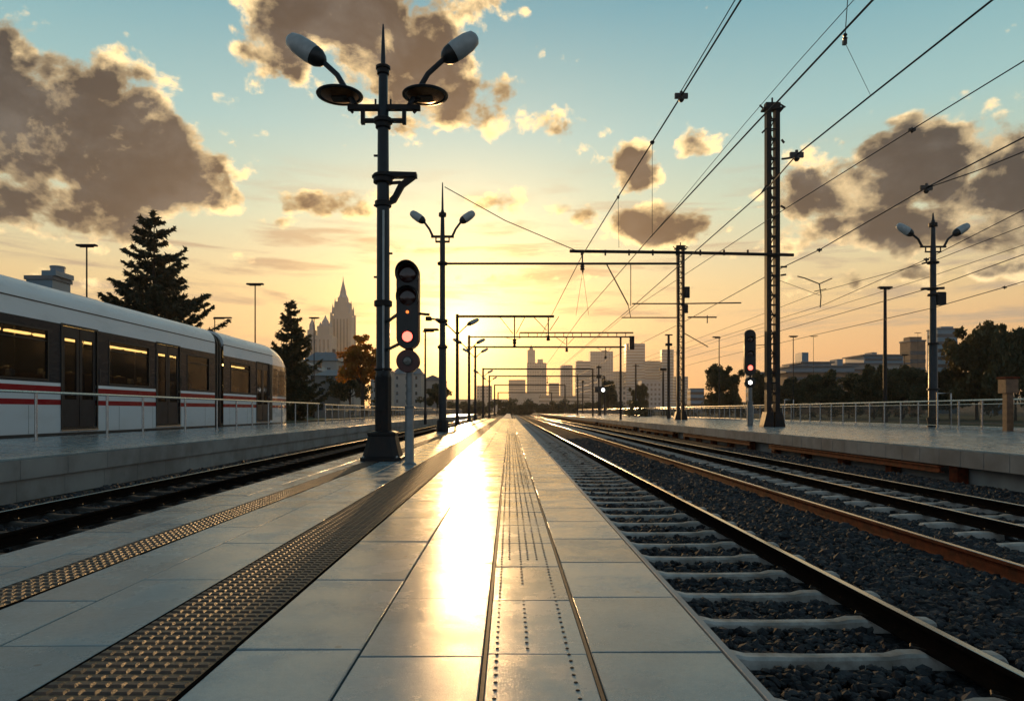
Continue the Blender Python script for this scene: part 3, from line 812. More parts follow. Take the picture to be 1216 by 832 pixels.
# thin flat-topped street lamps
def street_lamp(x, yt, Y, hw, label, one=0, zb=-.1, r_=.09):
    k = Y/820; X = (x-605)*k; H = 1+(488-yt)*k
    r = thing('street_lamp', (X, Y, zb), label, 'street lamp', 'thin flat-topped street lamps')
    MB().lathe([(r_*1.3, 0), (r_*1.3, .8), (r_, .85), (r_*.7, H-zb-.1)], 10).build('pole', M['mast'], r, True)
    a, b = (-hw*k, hw*k) if not one else ((-.1, 2*hw*k) if one > 0 else (-2*hw*k, .1))
    m = MB(); m.cbox(a, b, -.22, .22, H-zb-.10, H-zb+.06, .04); m.cbox(min(a, 0)*.5-.15, max(b, 0)*.5+.15, -.12, .12, H-zb-.2, H-zb-.1, .03)
    m.build('lamp_head', M['postdark'], r)
street_lamp(103, 291, 62, 12, 'street lamp standing over the train roof, left of the big spruce')
street_lamp(303, 337, 75, 10, 'street lamp behind the train front, between the big spruce and the small spruce')
street_lamp(255, 377, 92, 10, 'low street lamp peeping over the train roof just right of the big spruce', one=1)
street_lamp(373, 377, 110, 6, 'small street lamp in front of the pale spired building')
street_lamp(505, 391, 52, 8, 'short lamp with one head to the right, just left of the second lamp post', one=1, zb=0)
street_lamp(1051, 341, 68, 8, 'tall dark street lamp behind the fence, left of the right-hand lamp post', r_=.2)
street_lamp(942, 399, 110, 5, 'thin street lamp immediately right of the tall lattice mast')
street_lamp(854, 400, 100, 4, 'thin street lamp left of the right-hand signal, before the olive tree', one=-1)
street_lamp(1074, 421, 120, 4, 'short street lamp among the trees right of the tall dark street lamp')
street_lamp(1197, 450, 190, 3, 'tiny street lamp behind the fence at the right edge') if False else None

# ------------------------------------------------------------------ lattice masts with booms
def lattice_mast(x, ytop, Y, half, label, sec=.0):
    k = Y/820; X = (x-605)*k; H = 1+(488-ytop)*k
    r = thing('lattice_mast', (X, Y, 0), label, 'lattice mast', 'lattice masts on the right platform')
    m = MB()
    c = half*.70
    m.box(-half, -half+c, -.22, .22, .1, H-.5); m.box(half-c, half, -.22, .22, .1, H-.5)
    m.build('upright', M['mast'], r)
    m = MB(); zz = .9; i = 0
    while zz < H-.8:
        m.box(-half+c, half-c, -.18, -.10, zz, zz+.07); m.box(-half+c, half-c, .10, .18, zz, zz+.07)
        if i % 2: m.bar((-half+c, .14, zz), (half-c, .14, zz+.62), .05)
        else: m.bar((half-c, .14, zz), (-half+c, .14, zz+.62), .05)
        zz += .62; i += 1
    m.build('lacing', M['mast'], r)
    m = MB()
    for s in (-1, 1):
        m.prism([(s*half*.1, 0), (s*half*1.66, 0), (s*half*1.62, .12), (s*half*1.15, .95), (s*half*.15, .95)] if s > 0 else [(s*half*.1, 0), (s*half*.15, .95), (s*half*1.15, .95), (s*half*1.62, .12), (s*half*1.66, 0)], -.4, .4)
    m.build('base', M['postdark'], r)
    m = MB(); m.box(-half*1.5, half*1.5, -.3, .3, H-.5, H-.38); m.box(-half*1.1, half*1.1, -.2, .2, H-.38, H-.05)
    m.bar((-half*1.3, 0, H-.4), (-half*1.9, 0, H-.15), .08); m.bar((half*1.2, 0, H-.1), (half*2.0, 0, H-.3), .08)
    m.tube([(0, 0, H-.05), (0, 0, H+.3)], .06, 6)
    m.build('cap', M['mast'], r)
    def L(a, b, dy=0): return ((a-x)*k, dy, 1+(488-b)*k)
    return r, L, k, H
ra, LA, kA, HA = lattice_mast(917, 122, 44.0, .42, 'tallest lattice mast, at right, carrying a long boom over the tracks')
m = MB(); m.tube([LA(676, 299.5, -.3), LA(800, 301, -.3), LA(940, 304, -.3)], .10, 8)
for i in range(9): m.bar(LA(690+i*28, 298, -.3), LA(690+i*28, 304.5, -.3), .10)
m.build('boom', M['mast'], ra)
m = MB(); m.bar(LA(691, 300, -.3), LA(691, 320, -.3), .09); m.lathe([(.10, 0), (.16, .08), (.10, .16), (.16, .24), (.10, .32), (.16, .40), (.08, .5)], 10, LA(691, 322, -.3)); m.build('insulator', M['insul'], ra)
m = MB()
for (a, b) in (((926, 191), (934, 190)), ((934, 190), (946, 188)), ((934, 190), (944, 184)), ((908, 222), (903, 230)), ((908, 155), (903, 160)), ((926, 168), (929, 172)), ((925, 246), (930, 249)), ((925, 318), (932, 318)), ((925, 328), (931, 327))): m.bar(LA(*a, -.3), LA(*b, -.3), .10)
m.build('wire_bracket', M['mast'], ra)
rb_, LB, kB, HB = lattice_mast(808, 291, 80.0, .45, 'second lattice mast, farther off and shorter in view, left of the tallest one')
m = MB(); m.tube([LB(750, 361, -.3), LB(806, 361, -.3), LB(879, 360, -.3)], .08, 6); m.tube([LB(816, 377, -.3), LB(850, 377, -.3)], .09, 6); m.bar(LB(812, 396, -.3), LB(840, 412, -.3), .09)
m.bar(LB(839, 375, -.3), LB(839, 384, -.3), .1); m.build('boom', M['mast'], rb_)
m = MB(); m.cbox(4*kB, 10*kB, -.5, -.1, 1+(488-354)*kB, 1+(488-341)*kB, .05); m.cbox(3*kB, 8*kB, -.5, -.1, 1+(488-372)*kB, 1+(488-362)*kB, .05); m.build('switch_box', M['postdark'], rb_)

def far_mast(x, yt, Y, label, heads):
    k = Y/820; r = thing('signal_mast', ((x-605)*k, Y, 0), label, 'mast', 'distant masts along the right platform')
    H = 1+(488-yt)*k
    MB().lathe([(.28, 0), (.2, .5), (.2, H*.55), (.16, H)], 8).build('pole', M['mast'], r, True)
    m = MB()
    for (y, w, h) in heads: m.cbox(-w*k, w*k, -.25, .25, 1+(488-y)*k-h*k/2, 1+(488-y)*k+h*k/2, .06)
    m.build('crosshead', M['mast'], r)
far_mast(794, 397, 95, 'dark slim mast with two crossheads, left of the second lattice mast', ((397.5, 4.5, 1.2), (409, 4, 3)))
far_mast(787.5, 438, 130, 'short mast with one wide crosshead left of the two-headed mast', ((438.5, 4, 3),))
far_mast(755, 432, 150, 'thin cross-shaped mast in front of the widest skyline tower', ((434, 4, .8),))
far_mast(711, 433, 170, 'distant signal mast carrying a dark box and white lamp', ((436, 3, 2), (447, 3, 4)))
far_mast(686, 445, 190, 'distant plain thin mast, leftmost before the skyline block', ((446, 3, .6),))
far_mast(692, 452, 210, 'second of the distant thin masts before the skyline', ((453, 1.2, 3),))

# ------------------------------------------------------------------ signals
def stadium(w, z0, z1, n=10):
    r = w/2; pts = []
    for i in range(n+1): t = pi*i/n; pts.append((r*cos(t), z1-r+r*sin(t)))
    for i in range(n+1): t = pi+pi*i/n; pts.append((r*cos(t), z0+r+r*sin(t)))
    return pts
M['redlamp'] = emit('lit_red_lens', (1.0, .12, .08), 3.5)
M['whitelamp'] = emit('lit_white_lens', (1.0, .95, .85), 6.0)
M['amberlamp'] = emit('lit_amber_lens', (1.0, .22, .04), 1.6)
M['lensdark'] = pm('unlit_lens', (.035, .008, .006), .15, 0, .3, 5, coat=.6)
M['lensgrey'] = pm('unlit_clear_lens', (.16, .15, .13), .15, 0, .3, 5, coat=.6)
def hood(r, cx, cz, R, y, depth=.16):
    """half-round visor over a lens"""
    m = MB(); v = []; f = []; n = 20
    for i in range(n+1):
        t = radians(-35)+radians(250)*i/n
        d = depth*(.35+.65*max(0, sin(t)))
        for rr in (R, R*1.08):
            v += [(cx+rr*cos(t), y, cz+rr*sin(t)), (cx+rr*cos(t), y-d, cz+rr*sin(t)-.01)]
    for i in range(n):
        a = i*4; b = a+4
        f += [(a, a+1, b+1, b), (a+2, b+2, b+3, a+3), (a+1, a+3, b+3, b+1)]
    m.raw(v, f).build('visor', M['black'], r, fix=False)
def signal(X, Y, zb, w, z0, z1, lenses, disc, post_r, label, shell, brk):
    r = thing('railway_signal', (X, Y, zb), label, 'railway signal', 'railway signals with round lower disc')
    h = MB().prism(stadium(w, z0, z1), 0, .24).build('signal_head', M[shell], r, True, bevel=.012)
    MB().prism(stadium(w*.90, z0+w*.05, z1-w*.05), -.012, -.001).build('face_plate', M['black'], h)
    for (cz, R, mat, hd) in lenses:
        l = MB().lathe([(R*.98, 0), (R, -.012), (R*.9, -.03), (R*.5, -.045), (.004, -.05)], 22, (0, -.012, cz), 'Y', closed=False).build('lens', M[mat], r, True)
        if hd and mat != 'lensdark': MB().lathe([(R*1.02, 0), (R*1.02, -.03), (R*1.14, -.03), (R*1.14, 0)], 22, (0, -.013, cz), 'Y', closed=False).build('lens_ring', M['black'], l, True)
        if hd: hood(r, 0, cz, R*1.18, -.012, hd)
    dz, dR, lm = disc
    d = MB().lathe([(dR*.94, .2), (dR, .19), (dR, .012), (dR*.95, 0)], 30, (0, 0, dz), 'Y').build('lower_disc', M[shell], r, True)
    MB().lathe([(dR*.36, 0), (dR*.34, -.02), (.004, -.035)], 18, (0, -.002, dz), 'Y', closed=False).build('lens', M[lm], d, True)
    MB().lathe([(dR*.42, 0), (dR*.42, -.03), (dR*.37, -.03)], 18, (0, -.001, dz), 'Y', closed=False).build('lens_ring', M['black'], d, True)
    MB().lathe([(post_r*1.8, 0), (post_r*1.8, .02), (post_r*1.25, .05), (post_r*1.15, .06), (post_r*1.1, (dz)*.55), (post_r*1.3, dz*.55+.01), (post_r*1.3, dz*.55+.04), (post_r*.8, dz*.55+.05), (post_r*.8, dz-dR*.9)], 16, (.02, .1, 0)).build('post', M['palepost'], r, True)
    b = MB()
    for p, q in brk: b.bar(p, q, .045)
    b.box(-.05, .09, .06, .16, dz-dR*.95, z0+.1)
    b.build('bracket', M['postdark'], r)
    return r
signal(-1.89, 12.8, 0, .42, 2.15, 3.78,
       [(3.55, .175, 'lensdark', .20), (3.12, .165, 'lensdark', .16), (2.835, .028, 'amberlamp', 0), (2.38, .095, 'redlamp', .10)], (1.93, .215, 'lensgrey'), .075,
       'near red signal on a slim post beside the tall lamp post', 'redbrown',
       [((-.18, .1, 2.82), (-.60, 1.28, 2.82)), ((-.18, .1, 2.25), (-.60, 1.28, 2.25)), ((.2, .1, 2.82), (.40, .1, 2.80))])
k = 47/820
signal((891-605)*k, 47, 0, 13.5*k, 1+(488-446)*k, 1+(488-391)*k,
       [(1+(488-403)*k, .20, 'lensdark', .2), (1+(488-420)*k, .20, 'lensdark', .2), (1+(488-436.5)*k, .17, 'redlamp', .1)], (1+(488-454)*k, 6.6*k, 'whitelamp'), .17,
       'black signal on the right platform showing red above white, beside the tallest mast', 'black', [((.3, .1, 1+78*k), (1.2, -.8, 1+78*k))])
k = 168/820
rs = thing('railway_signal', ((712-605)*k, 167, 0), 'tiny distant signal with two white lamps before the skyline', 'railway signal', 'railway signals with round lower disc')
MB().cbox(-1.3, 1.3, -.2, .2, 1+(488-466)*k, 1+(488-459)*k, .1).build('signal_head', M['black'], rs)
for dx, mt in ((-.55, 'black'), (.7, 'whitelamp')):
    MB().lathe([(.42, 0), (.4, -.1), (.05, -.15)], 12, (dx, -.21, 1+(488-463)*k), 'Y', closed=False).build('lens', M[mt], rs)
MB().lathe([(.2, 0), (.16, 1+(488-466)*k)], 8).build('post', M['mast'], rs)

# ------------------------------------------------------------------ gantries receding over the tracks
def gantry(xl, Y, ybeam, xr, label, truss=0, right_post=None, drops=(), head=True, beam2=None, zb=-.85, xlimit=-5.35):
    k = Y/820
    XL = max((xl-605)*k, xlimit); XR = (xr-605)*k
    zB = 1+(488-ybeam)*k
    r = thing('overhead_gantry', (XL, Y, zb), label, 'gantry', 'overhead line gantries receding over the tracks')
    H = zB-zb
    t = max(.13, .10+Y*.0006)
    MB().lathe([(t*2.2, 0), (t*1.4, 1.0), (t*1.2, 1.1), (t, H+.2)], 10).build('post', M['mast'], r, True)
    m = MB()
    if truss:
        hh = truss*k
        m.bar((0, 0, H), (XR-XL, 0, H), .16); m.bar((max(0, (617-605)*k-XL), 0, H+hh), (XR-XL, 0, H+hh), .16)
        x = max(0, (617-605)*k-XL); 
        while x < XR-XL: m.bar((x, 0, H), (x, 0, H+hh), .08); x += 1.1
        m.box(XR-XL-.5, XR-XL+.1, -.2, .2, H-15*k, H+.1)
    else:
        m.bar((0, 0, H), (XR-XL, 0, H), t*1.2, t*1.5)
    m.build('beam', M['mast'], r)
    if beam2: 
        z_ = 1+(488-beam2)*k-zb
        MB().bar((-.3, 0, z_), ((right_post or xr)*k-605*k-XL, 0, z_), .12).build('lower_beam', M['mast'], r)
    if right_post:
        xx = (right_post-605)*k-XL
        MB().lathe([(t*1.6, 0), (t, .8), (t*.8, H)], 8, (xx, 0, 0)).build('right_post', M['mast'], r, True)
    if drops:
        m = MB()
        for (x, ln) in drops:
            cx = (x-605)*k-XL
            m.bar((cx-1.4, 0, H), (cx-.15, 0, H-ln), .06); m.bar((cx+1.0, 0, H), (cx+.15, 0, H-ln), .06); m.bar((cx, 0, H), (cx, 0, H-ln-.5), .12)
            m.lathe([(.12, 0), (.2, .12), (.12, .24), (.2, .36), (.1, .48)], 8, (cx, 0, H-ln-.95))
        m.build('insulator_drop', M['mast'], r)
    if head:
        for s in (-1, 1):
            cobra_head(r, (s*.1, 0, H-1.6), (s*.6, 0, H-1.1), (s*1.0, 0, H-.75), (s*2.0, 0, H-.25), .42)
    return r
gantry(543, 64, 375.6, 658, 'nearest gantry with thin high beam and triangular insulator drop, past the second lamp post', drops=((611, 1.6), (651, 1.3)))
gantry(557, 86, 400, 752, 'gantry with the wide latticed beam ending in a hanging box, before the skyline', truss=5, right_post=737, beam2=412, drops=((611, .3), (673, .9)))
gantry(562, 108, 412, 742, 'plain gantry right behind the latticed one', right_post=None, drops=((719, .9),))
gantry(569, 140, 438, 704, 'fourth gantry, small in the haze, ending left of the tall skyline block', right_post=704)
gantry(575, 185, 446.5, 718, 'fifth gantry, hazy, its beam just below the fourth', right_post=718, drops=((650, 1.),), xlimit=-5.4)
gantry(582, 260, 457, 671, 'farthest gantry with the shortest beam in the glow', right_post=671, head=False, xlimit=-5.6)
gantry(586, 350, 466, 655, 'last faint gantry beam near the vanishing point', right_post=655, head=False, xlimit=-5.8)

# ------------------------------------------------------------------ overhead wires
def wire(points, r, label, near=None, extra=None, name='overhead_wire', parts=()):
    root = thing(name, points[0], label, 'wire', 'overhead wires above the tracks')
    o = Vector(points[0])
    MB().tube([Vector(p)-o for p in points], r, 6).build('cable', M['wire'], root)
    for (pos, size) in parts:
        p = Vector(pos)-o
        m = MB(); m.cbox(p.x-size*1.3, p.x+size*1.3, p.y-.05, p.y+.05, p.z-size*.5, p.z+size*.5, .01); m.lathe([(size*.3, -size*1.2), (size*.6, -size*.8), (size*.3, -size*.2), (size*.3, size*.9)], 8, tuple(p))
        m.build('clamp', M['insul'], root)
    return root
def WZ(x, y, z):
    """point at pixel x,y at world height z"""
    Y = (z-1)*820/(488-y); return P(x, y, Y)
def WX(x, y, X): 
    Y = X*820/(x-605); return P(x, y, Y)
def ext(pts, far):
    a, b = Vector(pts[0]), Vector(pts[1]); d = (a-b).normalized()
    n = a+d*((a.y+6)/max(.05, -d.y)) if d.y < 0 else a
    n.z = max(n.z, a.z-.6) ; n.z = min(n.z, a.z+1.2)
    return [n]+list(pts)+[Vector(far)]
w1 = [WX(880, 0, 5.75), WX(809, 114, 5.45), WX(774.5, 169, 5.2), WX(735, 232, 4.9), P(691, 304, 43.7)]
wire(ext(w1, (3.9, 86, 10.3)), .028, 'thick wire running down to the tip of the long boom, leftmost of the high wires', parts=[(w1[1], .16), (w1[2], .06)])
w1b = [WX(873, 0, 5.62), WX(806, 113, 5.42)]
wire(ext(w1b[:1]+[w1b[1]], WX(806.5, 113.5, 5.44))[0:3], .016, 'thin strand close beside the leftmost thick wire, ending at its clamp')
w2 = [WZ(1036.6, 0, 11), WZ(924, 120, 11), WZ(904, 140, 11.0), WZ(772, 282, 10.9), P(690, 376, 78)]
wire(ext(w2, (8, 180, 10.8)), .030, 'thick wire crossing close before the top of the tallest lattice mast')
w3 = [WZ(1014, 0, 11.3), WZ(948, 73.5, 11.3), WZ(884.5, 147, 11.25), WZ(775, 279, 10.95)]
wire(ext(w3, WZ(772, 282, 10.9)), .011, 'hair-thin wire left of the mast-top wire, joining it lower down')
w4 = [WZ(1178.6, 0, 11), WZ(1034, 113.7, 11), WZ(946, 184, 10.8), WZ(914, 220.6, 10.7), WX(750, 365, 11)]
wire(ext(w4, (11, 180, 10.6)), .028, 'wire held by the side bracket of the tallest mast', parts=[(w4[2], .2)])
w5 = [WZ(1216, 72.5, 11.5), WZ(1083, 154, 11.5), WZ(926, 252, 11.5), WZ(757, 363, 11.5)]
wire(ext(w5, (12.4, 180, 11.5)), .020, 'thin wire from the upper right picture edge with a small clamp before the dark cloud', parts=[(w5[1], .10)])
w6 = [WZ(1216, 163, 11.5), WZ(1100, 223, 11.5), WZ(973, 296.6, 11.3), WZ(929, 317.6, 11.2), WZ(816, 380, 11.3)]
wire(ext(w6, (19, 220, 11)), .030, 'wire with a black clamp above the right-hand lamp post', parts=[(w6[1], .22), (w6[2], .12)])
wire(ext([WZ(1216, 180, 11.2), WZ(1160, 203, 11.3)], WZ(1100, 223.5, 11.5)), .022, 'short strand at the right edge joining the wire at its black clamp')
w = lambda pts: [P(x, y, Y) for x, y, Y in pts]
w7 = [WX(1216, 249, 27.5), P(1100, 308, 44), WX(978, 362, 26.5), WX(865, 397, 27)]
wire(ext(w7, (22, 250, 10)), .022, 'uppermost wire at the right-hand lamp post, meeting its upper bracket', parts=[(w7[1], .12)])
w8 = [WX(1216, 268, 27.5), P(1108, 310, 43.7), WX(978, 345, 26.5), WX(856, 392, 26)]
wire(ext(w8, (22, 250, 10.5)), .020, 'second wire passing the right-hand lamp post at its crossarm')
w9 = [WX(1216, 291, 27.5), WX(1100, 330, 27.2), WX(978, 368, 27), WX(855, 404, 26.5)]
wire(ext(w9, (23, 250, 9)), .016, 'thin wire between the upper and lower brackets of the right-hand lamp post')
w10 = [WX(1216, 302, 27.5), P(1108, 341, 43.7), WX(978, 378, 27), WX(860, 412, 26.5)]
wire(ext(w10, (23, 250, 9)), .024, 'wire meeting the lower bracket of the right-hand lamp post')
w11 = [WX(1216, 334, 27.5), WX(1193, 341, 27.4), P(1106, 366, 43.7), WX(970, 397, 27), WX(850, 425, 26.5)]
wire(ext(w11, (23, 250, 7)), .022, 'lowest wire at right, with a bead-like clamp near the picture edge', parts=[(w11[1], .08)])
# droppers
def dropper(a, b, r, label, ins=None):
    a, b = Vector(a), Vector(b)
    root = thing('dropper', a, label, 'dropper', 'droppers hanging from the overhead wires')
    MB().tube([(0, 0, 0), b-a], r, 5).build('cable', M['wire'], root)
    m = MB(); m.cbox(-.05, .05, -.05, .05, -.07, .05, .01)
    if ins is not None:
        p = Vector(ins)-a; m.lathe([(.03, .14), (.06, .09), (.03, .04), (.07, 0), (.03, -.05), (.05, -.09), (.02, -.14)], 8, tuple(p))
    m.build('clamp', M['insul'], root)
a = w1[2]; dropper(a, P(774.5, 281, a.y), .010, 'long vertical dropper below the leftmost thick wire')
a = w1[3]; dropper(P(734, 234, a.y), P(735, 294, a.y), .010, 'short vertical dropper lower on the leftmost thick wire')
a = WZ(1004, 34, 11); dropper(P(1008, -20, a.y), P(1003, 50, a.y), .012, 'dropper with a dark insulator at the top edge, right of centre', ins=P(1003.5, 46, a.y))
b = w4[1]; dropper(P(1003, 50, a.y), b, .007, 'slanting thin link from the top insulator to the next wire')
dropper(P(692, 322, 43.7), P(684, 374, 43.7), .012, 'left one of two links hanging from the boom tip')
dropper(P(692, 322, 43.7), P(699, 374, 43.7), .012, 'right one of two links hanging from the boom tip')
ra2 = thing('registration_arm', P(967, 337, 60), 'small winged steady arm hung on the wires right of the tallest mast', 'steady arm')
k = 60/820
m = MB(); m.tube([(-20*k, 0, 9*k), (-12*k, 0, 7*k), (6*k, 0, 0), (21*k, 0, 6.5*k)], .05, 6); m.tube([(6*k, 0, 0), (8*k, 0, -14*k), (7*k, 0, -28*k)], .05, 6); m.tube([(0, 0, -9*k), (14*k, 0, -6*k)], .04, 6)
m.build('arm', M['mast'], ra2); m = MB().tube([(8*k, 0, -14*k), (-44*k, 0, 5*k)], .02, 5).build('stay', M['wire'], ra2)
# ------------------------------------------------------------------ train
def train_paint(name, top):
    m, t, b, out = new_mat(name)
    tc = t.new('ShaderNodeTexCoord'); sp = t.new('ShaderNodeSeparateXYZ'); t.link(tc.outputs['Object'], sp.inputs[0])
    zz = t.math('MULTIPLY', sp.outputs[2], 1/7.0)
    W_ = (.80, .82, .83); G = (.62, .65, .67); R_ = (.30, .014, .02); Dk = (.022, .028, .036)
    st = [(0, (.06, .06, .06)), (.06, (.06, .06, .06)), (.10, G), (1.25, R_), (1.46, G), (1.77, R_), (2.02, W_), (2.14, Dk), (4.60, W_), (5.30, (.035, .035, .035)), (5.33, W_)]
    c = t.ramp(zz, [(p/7.0, q) for p, q in st], 'CONSTANT')
    n = t.smooth(t.noise(t.vmath('MULTIPLY', tc.outputs['Object'], (1, .4, 1.5)), 1.2, 6, .65), .4, .8)
    c = t.mix(t.math('MULTIPLY', n, .28), c, t.mix(1.0, c, (.55, .52, .48, 1), 'MULTIPLY'))
    t.link(c, b.inputs['Base Color']); b.inputs['Roughness'].default_value = .30
    t.link(t.math('MULTIPLY_ADD', n, .2, .24), b.inputs['Roughness'])
    b.inputs['Coat Weight'].default_value = 0; b.inputs['Specular IOR Level'].default_value = .07
    bn = t.new('ShaderNodeBump'); bn.inputs['Strength'].default_value = .2; bn.inputs['Distance'].default_value = .03
    t.link(t.noise(t.vmath('MULTIPLY', tc.outputs['Object'], (1, .5, 1)), .7, 3), bn.inputs['Height']); t.link(bn.outputs[0], b.inputs['Normal'])
    return m
M['train'] = train_paint('train_livery', 0)
M['nose'] = train_paint('glossy_nose_livery', 0)
for n_ in M['nose'].node_tree.nodes:
    if n_.type == 'BSDF_PRINCIPLED': n_.inputs['Coat Weight'].default_value = .5; n_.inputs['Specular IOR Level'].default_value = .4
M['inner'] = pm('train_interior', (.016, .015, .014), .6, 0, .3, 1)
M['seat'] = pm('seat_fabric', (.10, .07, .06), .7, 0, .4, 3)
M['tube'] = emit('cabin_light_tube', (1.0, .58, .17), 7.0)
M['rubber'] = pm('black_rubber', (.012, .012, .013), .6)
M['door'] = pm('door_panel', (.030, .035, .042), .35, 0, .3, 2, spec=.1)
TX = -18.6; TW = 4.5
tr = thing('train', (TX, 20, 0), 'white and grey commuter train with red stripes standing at the left platform', 'train')
def side_wall(y0, y1, opens, z0=-.02, z1=5.33):
    """flat side with openings (ya, yb, za, zb) cut out; local x=0 plane, 6 cm thick reveals"""
    ys = sorted({y0, y1, *[o[0] for o in opens], *[o[1] for o in opens]}); zs = sorted({z0, z1, *[o[2] for o in opens], *[o[3] for o in opens]})
    m = MB()
    def inside(y, z): return any(o[0] < y < o[1] and o[2] < z < o[3] for o in opens)
    for i in range(len(ys)-1):
        for j in range(len(zs)-1):
            if inside((ys[i]+ys[i+1])/2, (zs[j]+zs[j+1])/2): continue
            m.raw([(0, ys[i], zs[j]), (0, ys[i+1], zs[j]), (0, ys[i+1], zs[j+1]), (0, ys[i], zs[j+1])], [(0, 1, 2, 3)])
    for (a, b, c, d) in opens:
        m.raw([(0, a, c), (0, b, c), (0, b, d), (0, a, d), (-.10, a, c), (-.10, b, c), (-.10, b, d), (-.10, a, d)], [(0, 4, 5, 1), (1, 5, 6, 2), (2, 6, 7, 3), (3, 7, 4, 0)])
    return m
def roof_prof():
    pts = [(0, 5.33)]
    for i in range(1, 9):
        t = i/8*pi/2; pts.append((-TW/2+TW/2*cos(t)**.62, 5.33+1.0*sin(t)**.9))
    left = [(-TW-p[0], p[1]) for p in pts[::-1][1:]]
    return pts+left
def shell(y0, y1):
    pf = roof_prof()+[(-TW, -.02)]
    m = MB(); n = len(pf); v = [(p[0], y0, p[1]) for p in pf]+[(p[0], y1, p[1]) for p in pf]
    f = [(i, i+1, n+i+1, n+i) for i in range(n-1)]
    f.append(tuple([n-1]+list(range(0, n-1))) if False else tuple(range(n)))
    return m.raw(v, f)
def ty(Y): return Y-20
def rnd_frame(a, b, c, d, w, x0, x1):
    m = MB()
    m.box(x0, x1, a-w, b+w, c-w, c); m.box(x0, x1, a-w, b+w, d, d+w); m.box(x0, x1, a-w, a, c, d); m.box(x0, x1, b, b+w, c, d)
    return m
WINS = [[(22.2, 27.8), (16.4, 19.2), (9.2, 14.0), (32.1, 35.6), (39.9, 42.7)], [(46.1, 49.5)]]
DOORS = [[(28.7, 31.1), (20.0, 21.6), (6.2, 8.6), (36.4, 38.9)], [(50.8, 53.4)]]
def car(y0, y1, wins, doors, body_name):
    op = [(ty(a), ty(b), 2.29, 4.23) for a, b in wins]+[(ty(a), ty(b), .30, 4.58) for a, b in doors]
    bd = side_wall(ty(y0), ty(y1), op).build('car_body', M['train'], tr, fix=False)
    shell(ty(y0), ty(y1)).build('roof', M['train'], bd, True)
    # interior
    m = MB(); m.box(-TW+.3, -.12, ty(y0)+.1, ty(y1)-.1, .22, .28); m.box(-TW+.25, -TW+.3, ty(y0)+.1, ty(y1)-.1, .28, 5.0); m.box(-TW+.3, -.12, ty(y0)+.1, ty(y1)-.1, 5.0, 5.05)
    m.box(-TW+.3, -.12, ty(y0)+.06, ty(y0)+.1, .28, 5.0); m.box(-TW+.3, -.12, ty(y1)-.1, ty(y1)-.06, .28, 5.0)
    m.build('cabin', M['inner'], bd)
    m = MB(); y = ty(y0)+1
    while y < ty(y1)-1.5:
        m.box(-1.75, -1.55, y, y+1.35, 4.22, 4.30); m.box(-3.0, -2.85, y, y+1.35, 4.45, 4.52); y += 1.75
    m.build('light_tube', M['tube'], bd)
    m = MB(); y = ty(y0)+1; doorspans = [(ty(a)-.3, ty(b)+.3) for a, b in doors]
    while y < ty(y1)-1.4:
        if not any(a < y+.5 < b for a, b in doorspans):
            for x in (-1.3, -3.6): m.cbox(x-.5, x+.5, y, y+.5, .28, 1.5, .05); m.cbox(x-.5, x+.5, y, y+.16, 1.5, 2.75, .06)
        y += 1.15
    m.build('seats', M['seat'], bd)
    m = MB(); y = ty(y0)+1.3
    while y < ty(y1)-1: m.cbox(-.62, -.42, y, y+.3, 2.38, 2.62, .03); m.cbox(-2.9, -2.7, y+.9, y+1.1, 2.7, 2.95, .04); y += 2.1
    m.build('headrest', M['lampshell'], bd)
    m = MB(); y = ty(y0)+1.6
    while y < ty(y1)-1: m.tube([(-1.9, y, .28), (-1.9, y, 5.0)], .03, 6); y += 2.3
    m.bar((-1.0, ty(y0)+.5, 3.9), (-1.0, ty(y1)-.5, 3.9), .04)
    m.build('grab_pole', M['steel'], bd)
    for (a, b) in wins:
        w = rnd_frame(ty(a), ty(b), 2.29, 4.23, .07, -.03, .02).build('window', M['rubber'], tr)
        MB().box(-.055, -.045, ty(a), ty(b), 2.29, 4.23).build('pane', M['trainglass'], w)
        MB().box(-.045, -.02, ty(a), ty(b), 3.80, 3.84).build('transom', M['rubber'], w)
    for (a, b) in doors:
        a_, b_ = ty(a), ty(b); mid = (a_+b_)/2
        d = rnd_frame(a_, b_, .30, 4.58, .08, -.04, .035).build('door', M['steel'] if False else M['rubber'], tr)
        for (p, q) in ((a_+.04, mid-.03), (mid+.03, b_-.04)):
            m = rnd_frame(p+.17, q-.17, 1.5, 4.1, .17, -.09, -.02); m.box(-.09, -.02, p, q, .32, 1.33); m.box(-.09, -.02, p, q, 4.27, 4.55)
            lf = m.build('door_leaf', M['door'], d)
            MB().box(-.06, -.05, p+.17, q-.17, 1.5, 4.1).build('pane', M['trainglass'], lf)
        MB().box(-.05, .06, a_-.1, b_+.1, .17, .22).build('threshold', M['steel'], d)
    for (a, b) in doors: MB().cbox(.0, .03, ty(b)+.18, ty(b)+.30, 1.9+.4, 2.9, .01).build('door_button_panel', M['door'], bd)
    MB().box(.0005, .02, ty(y0), ty(y1), 5.30, 5.345).build('gutter', M['rubber'], bd)
    s = MB(); s.box(-.3, .012, ty(y0), ty(y1), -.5, -.03); s.build('skirt', M['rubber'], bd)
    s = MB()
    for yy in np.arange(y0+1.0, y1, 3.1): s.box(.0005, .005, ty(yy), ty(yy)+.012, .12, 1.24)
    s.build('panel_joint', M['rubber'], bd)
car(4.0, 43.6, WINS[0], DOORS[0], 'car')
car(44.9, 54.2, WINS[1], DOORS[1], 'car')
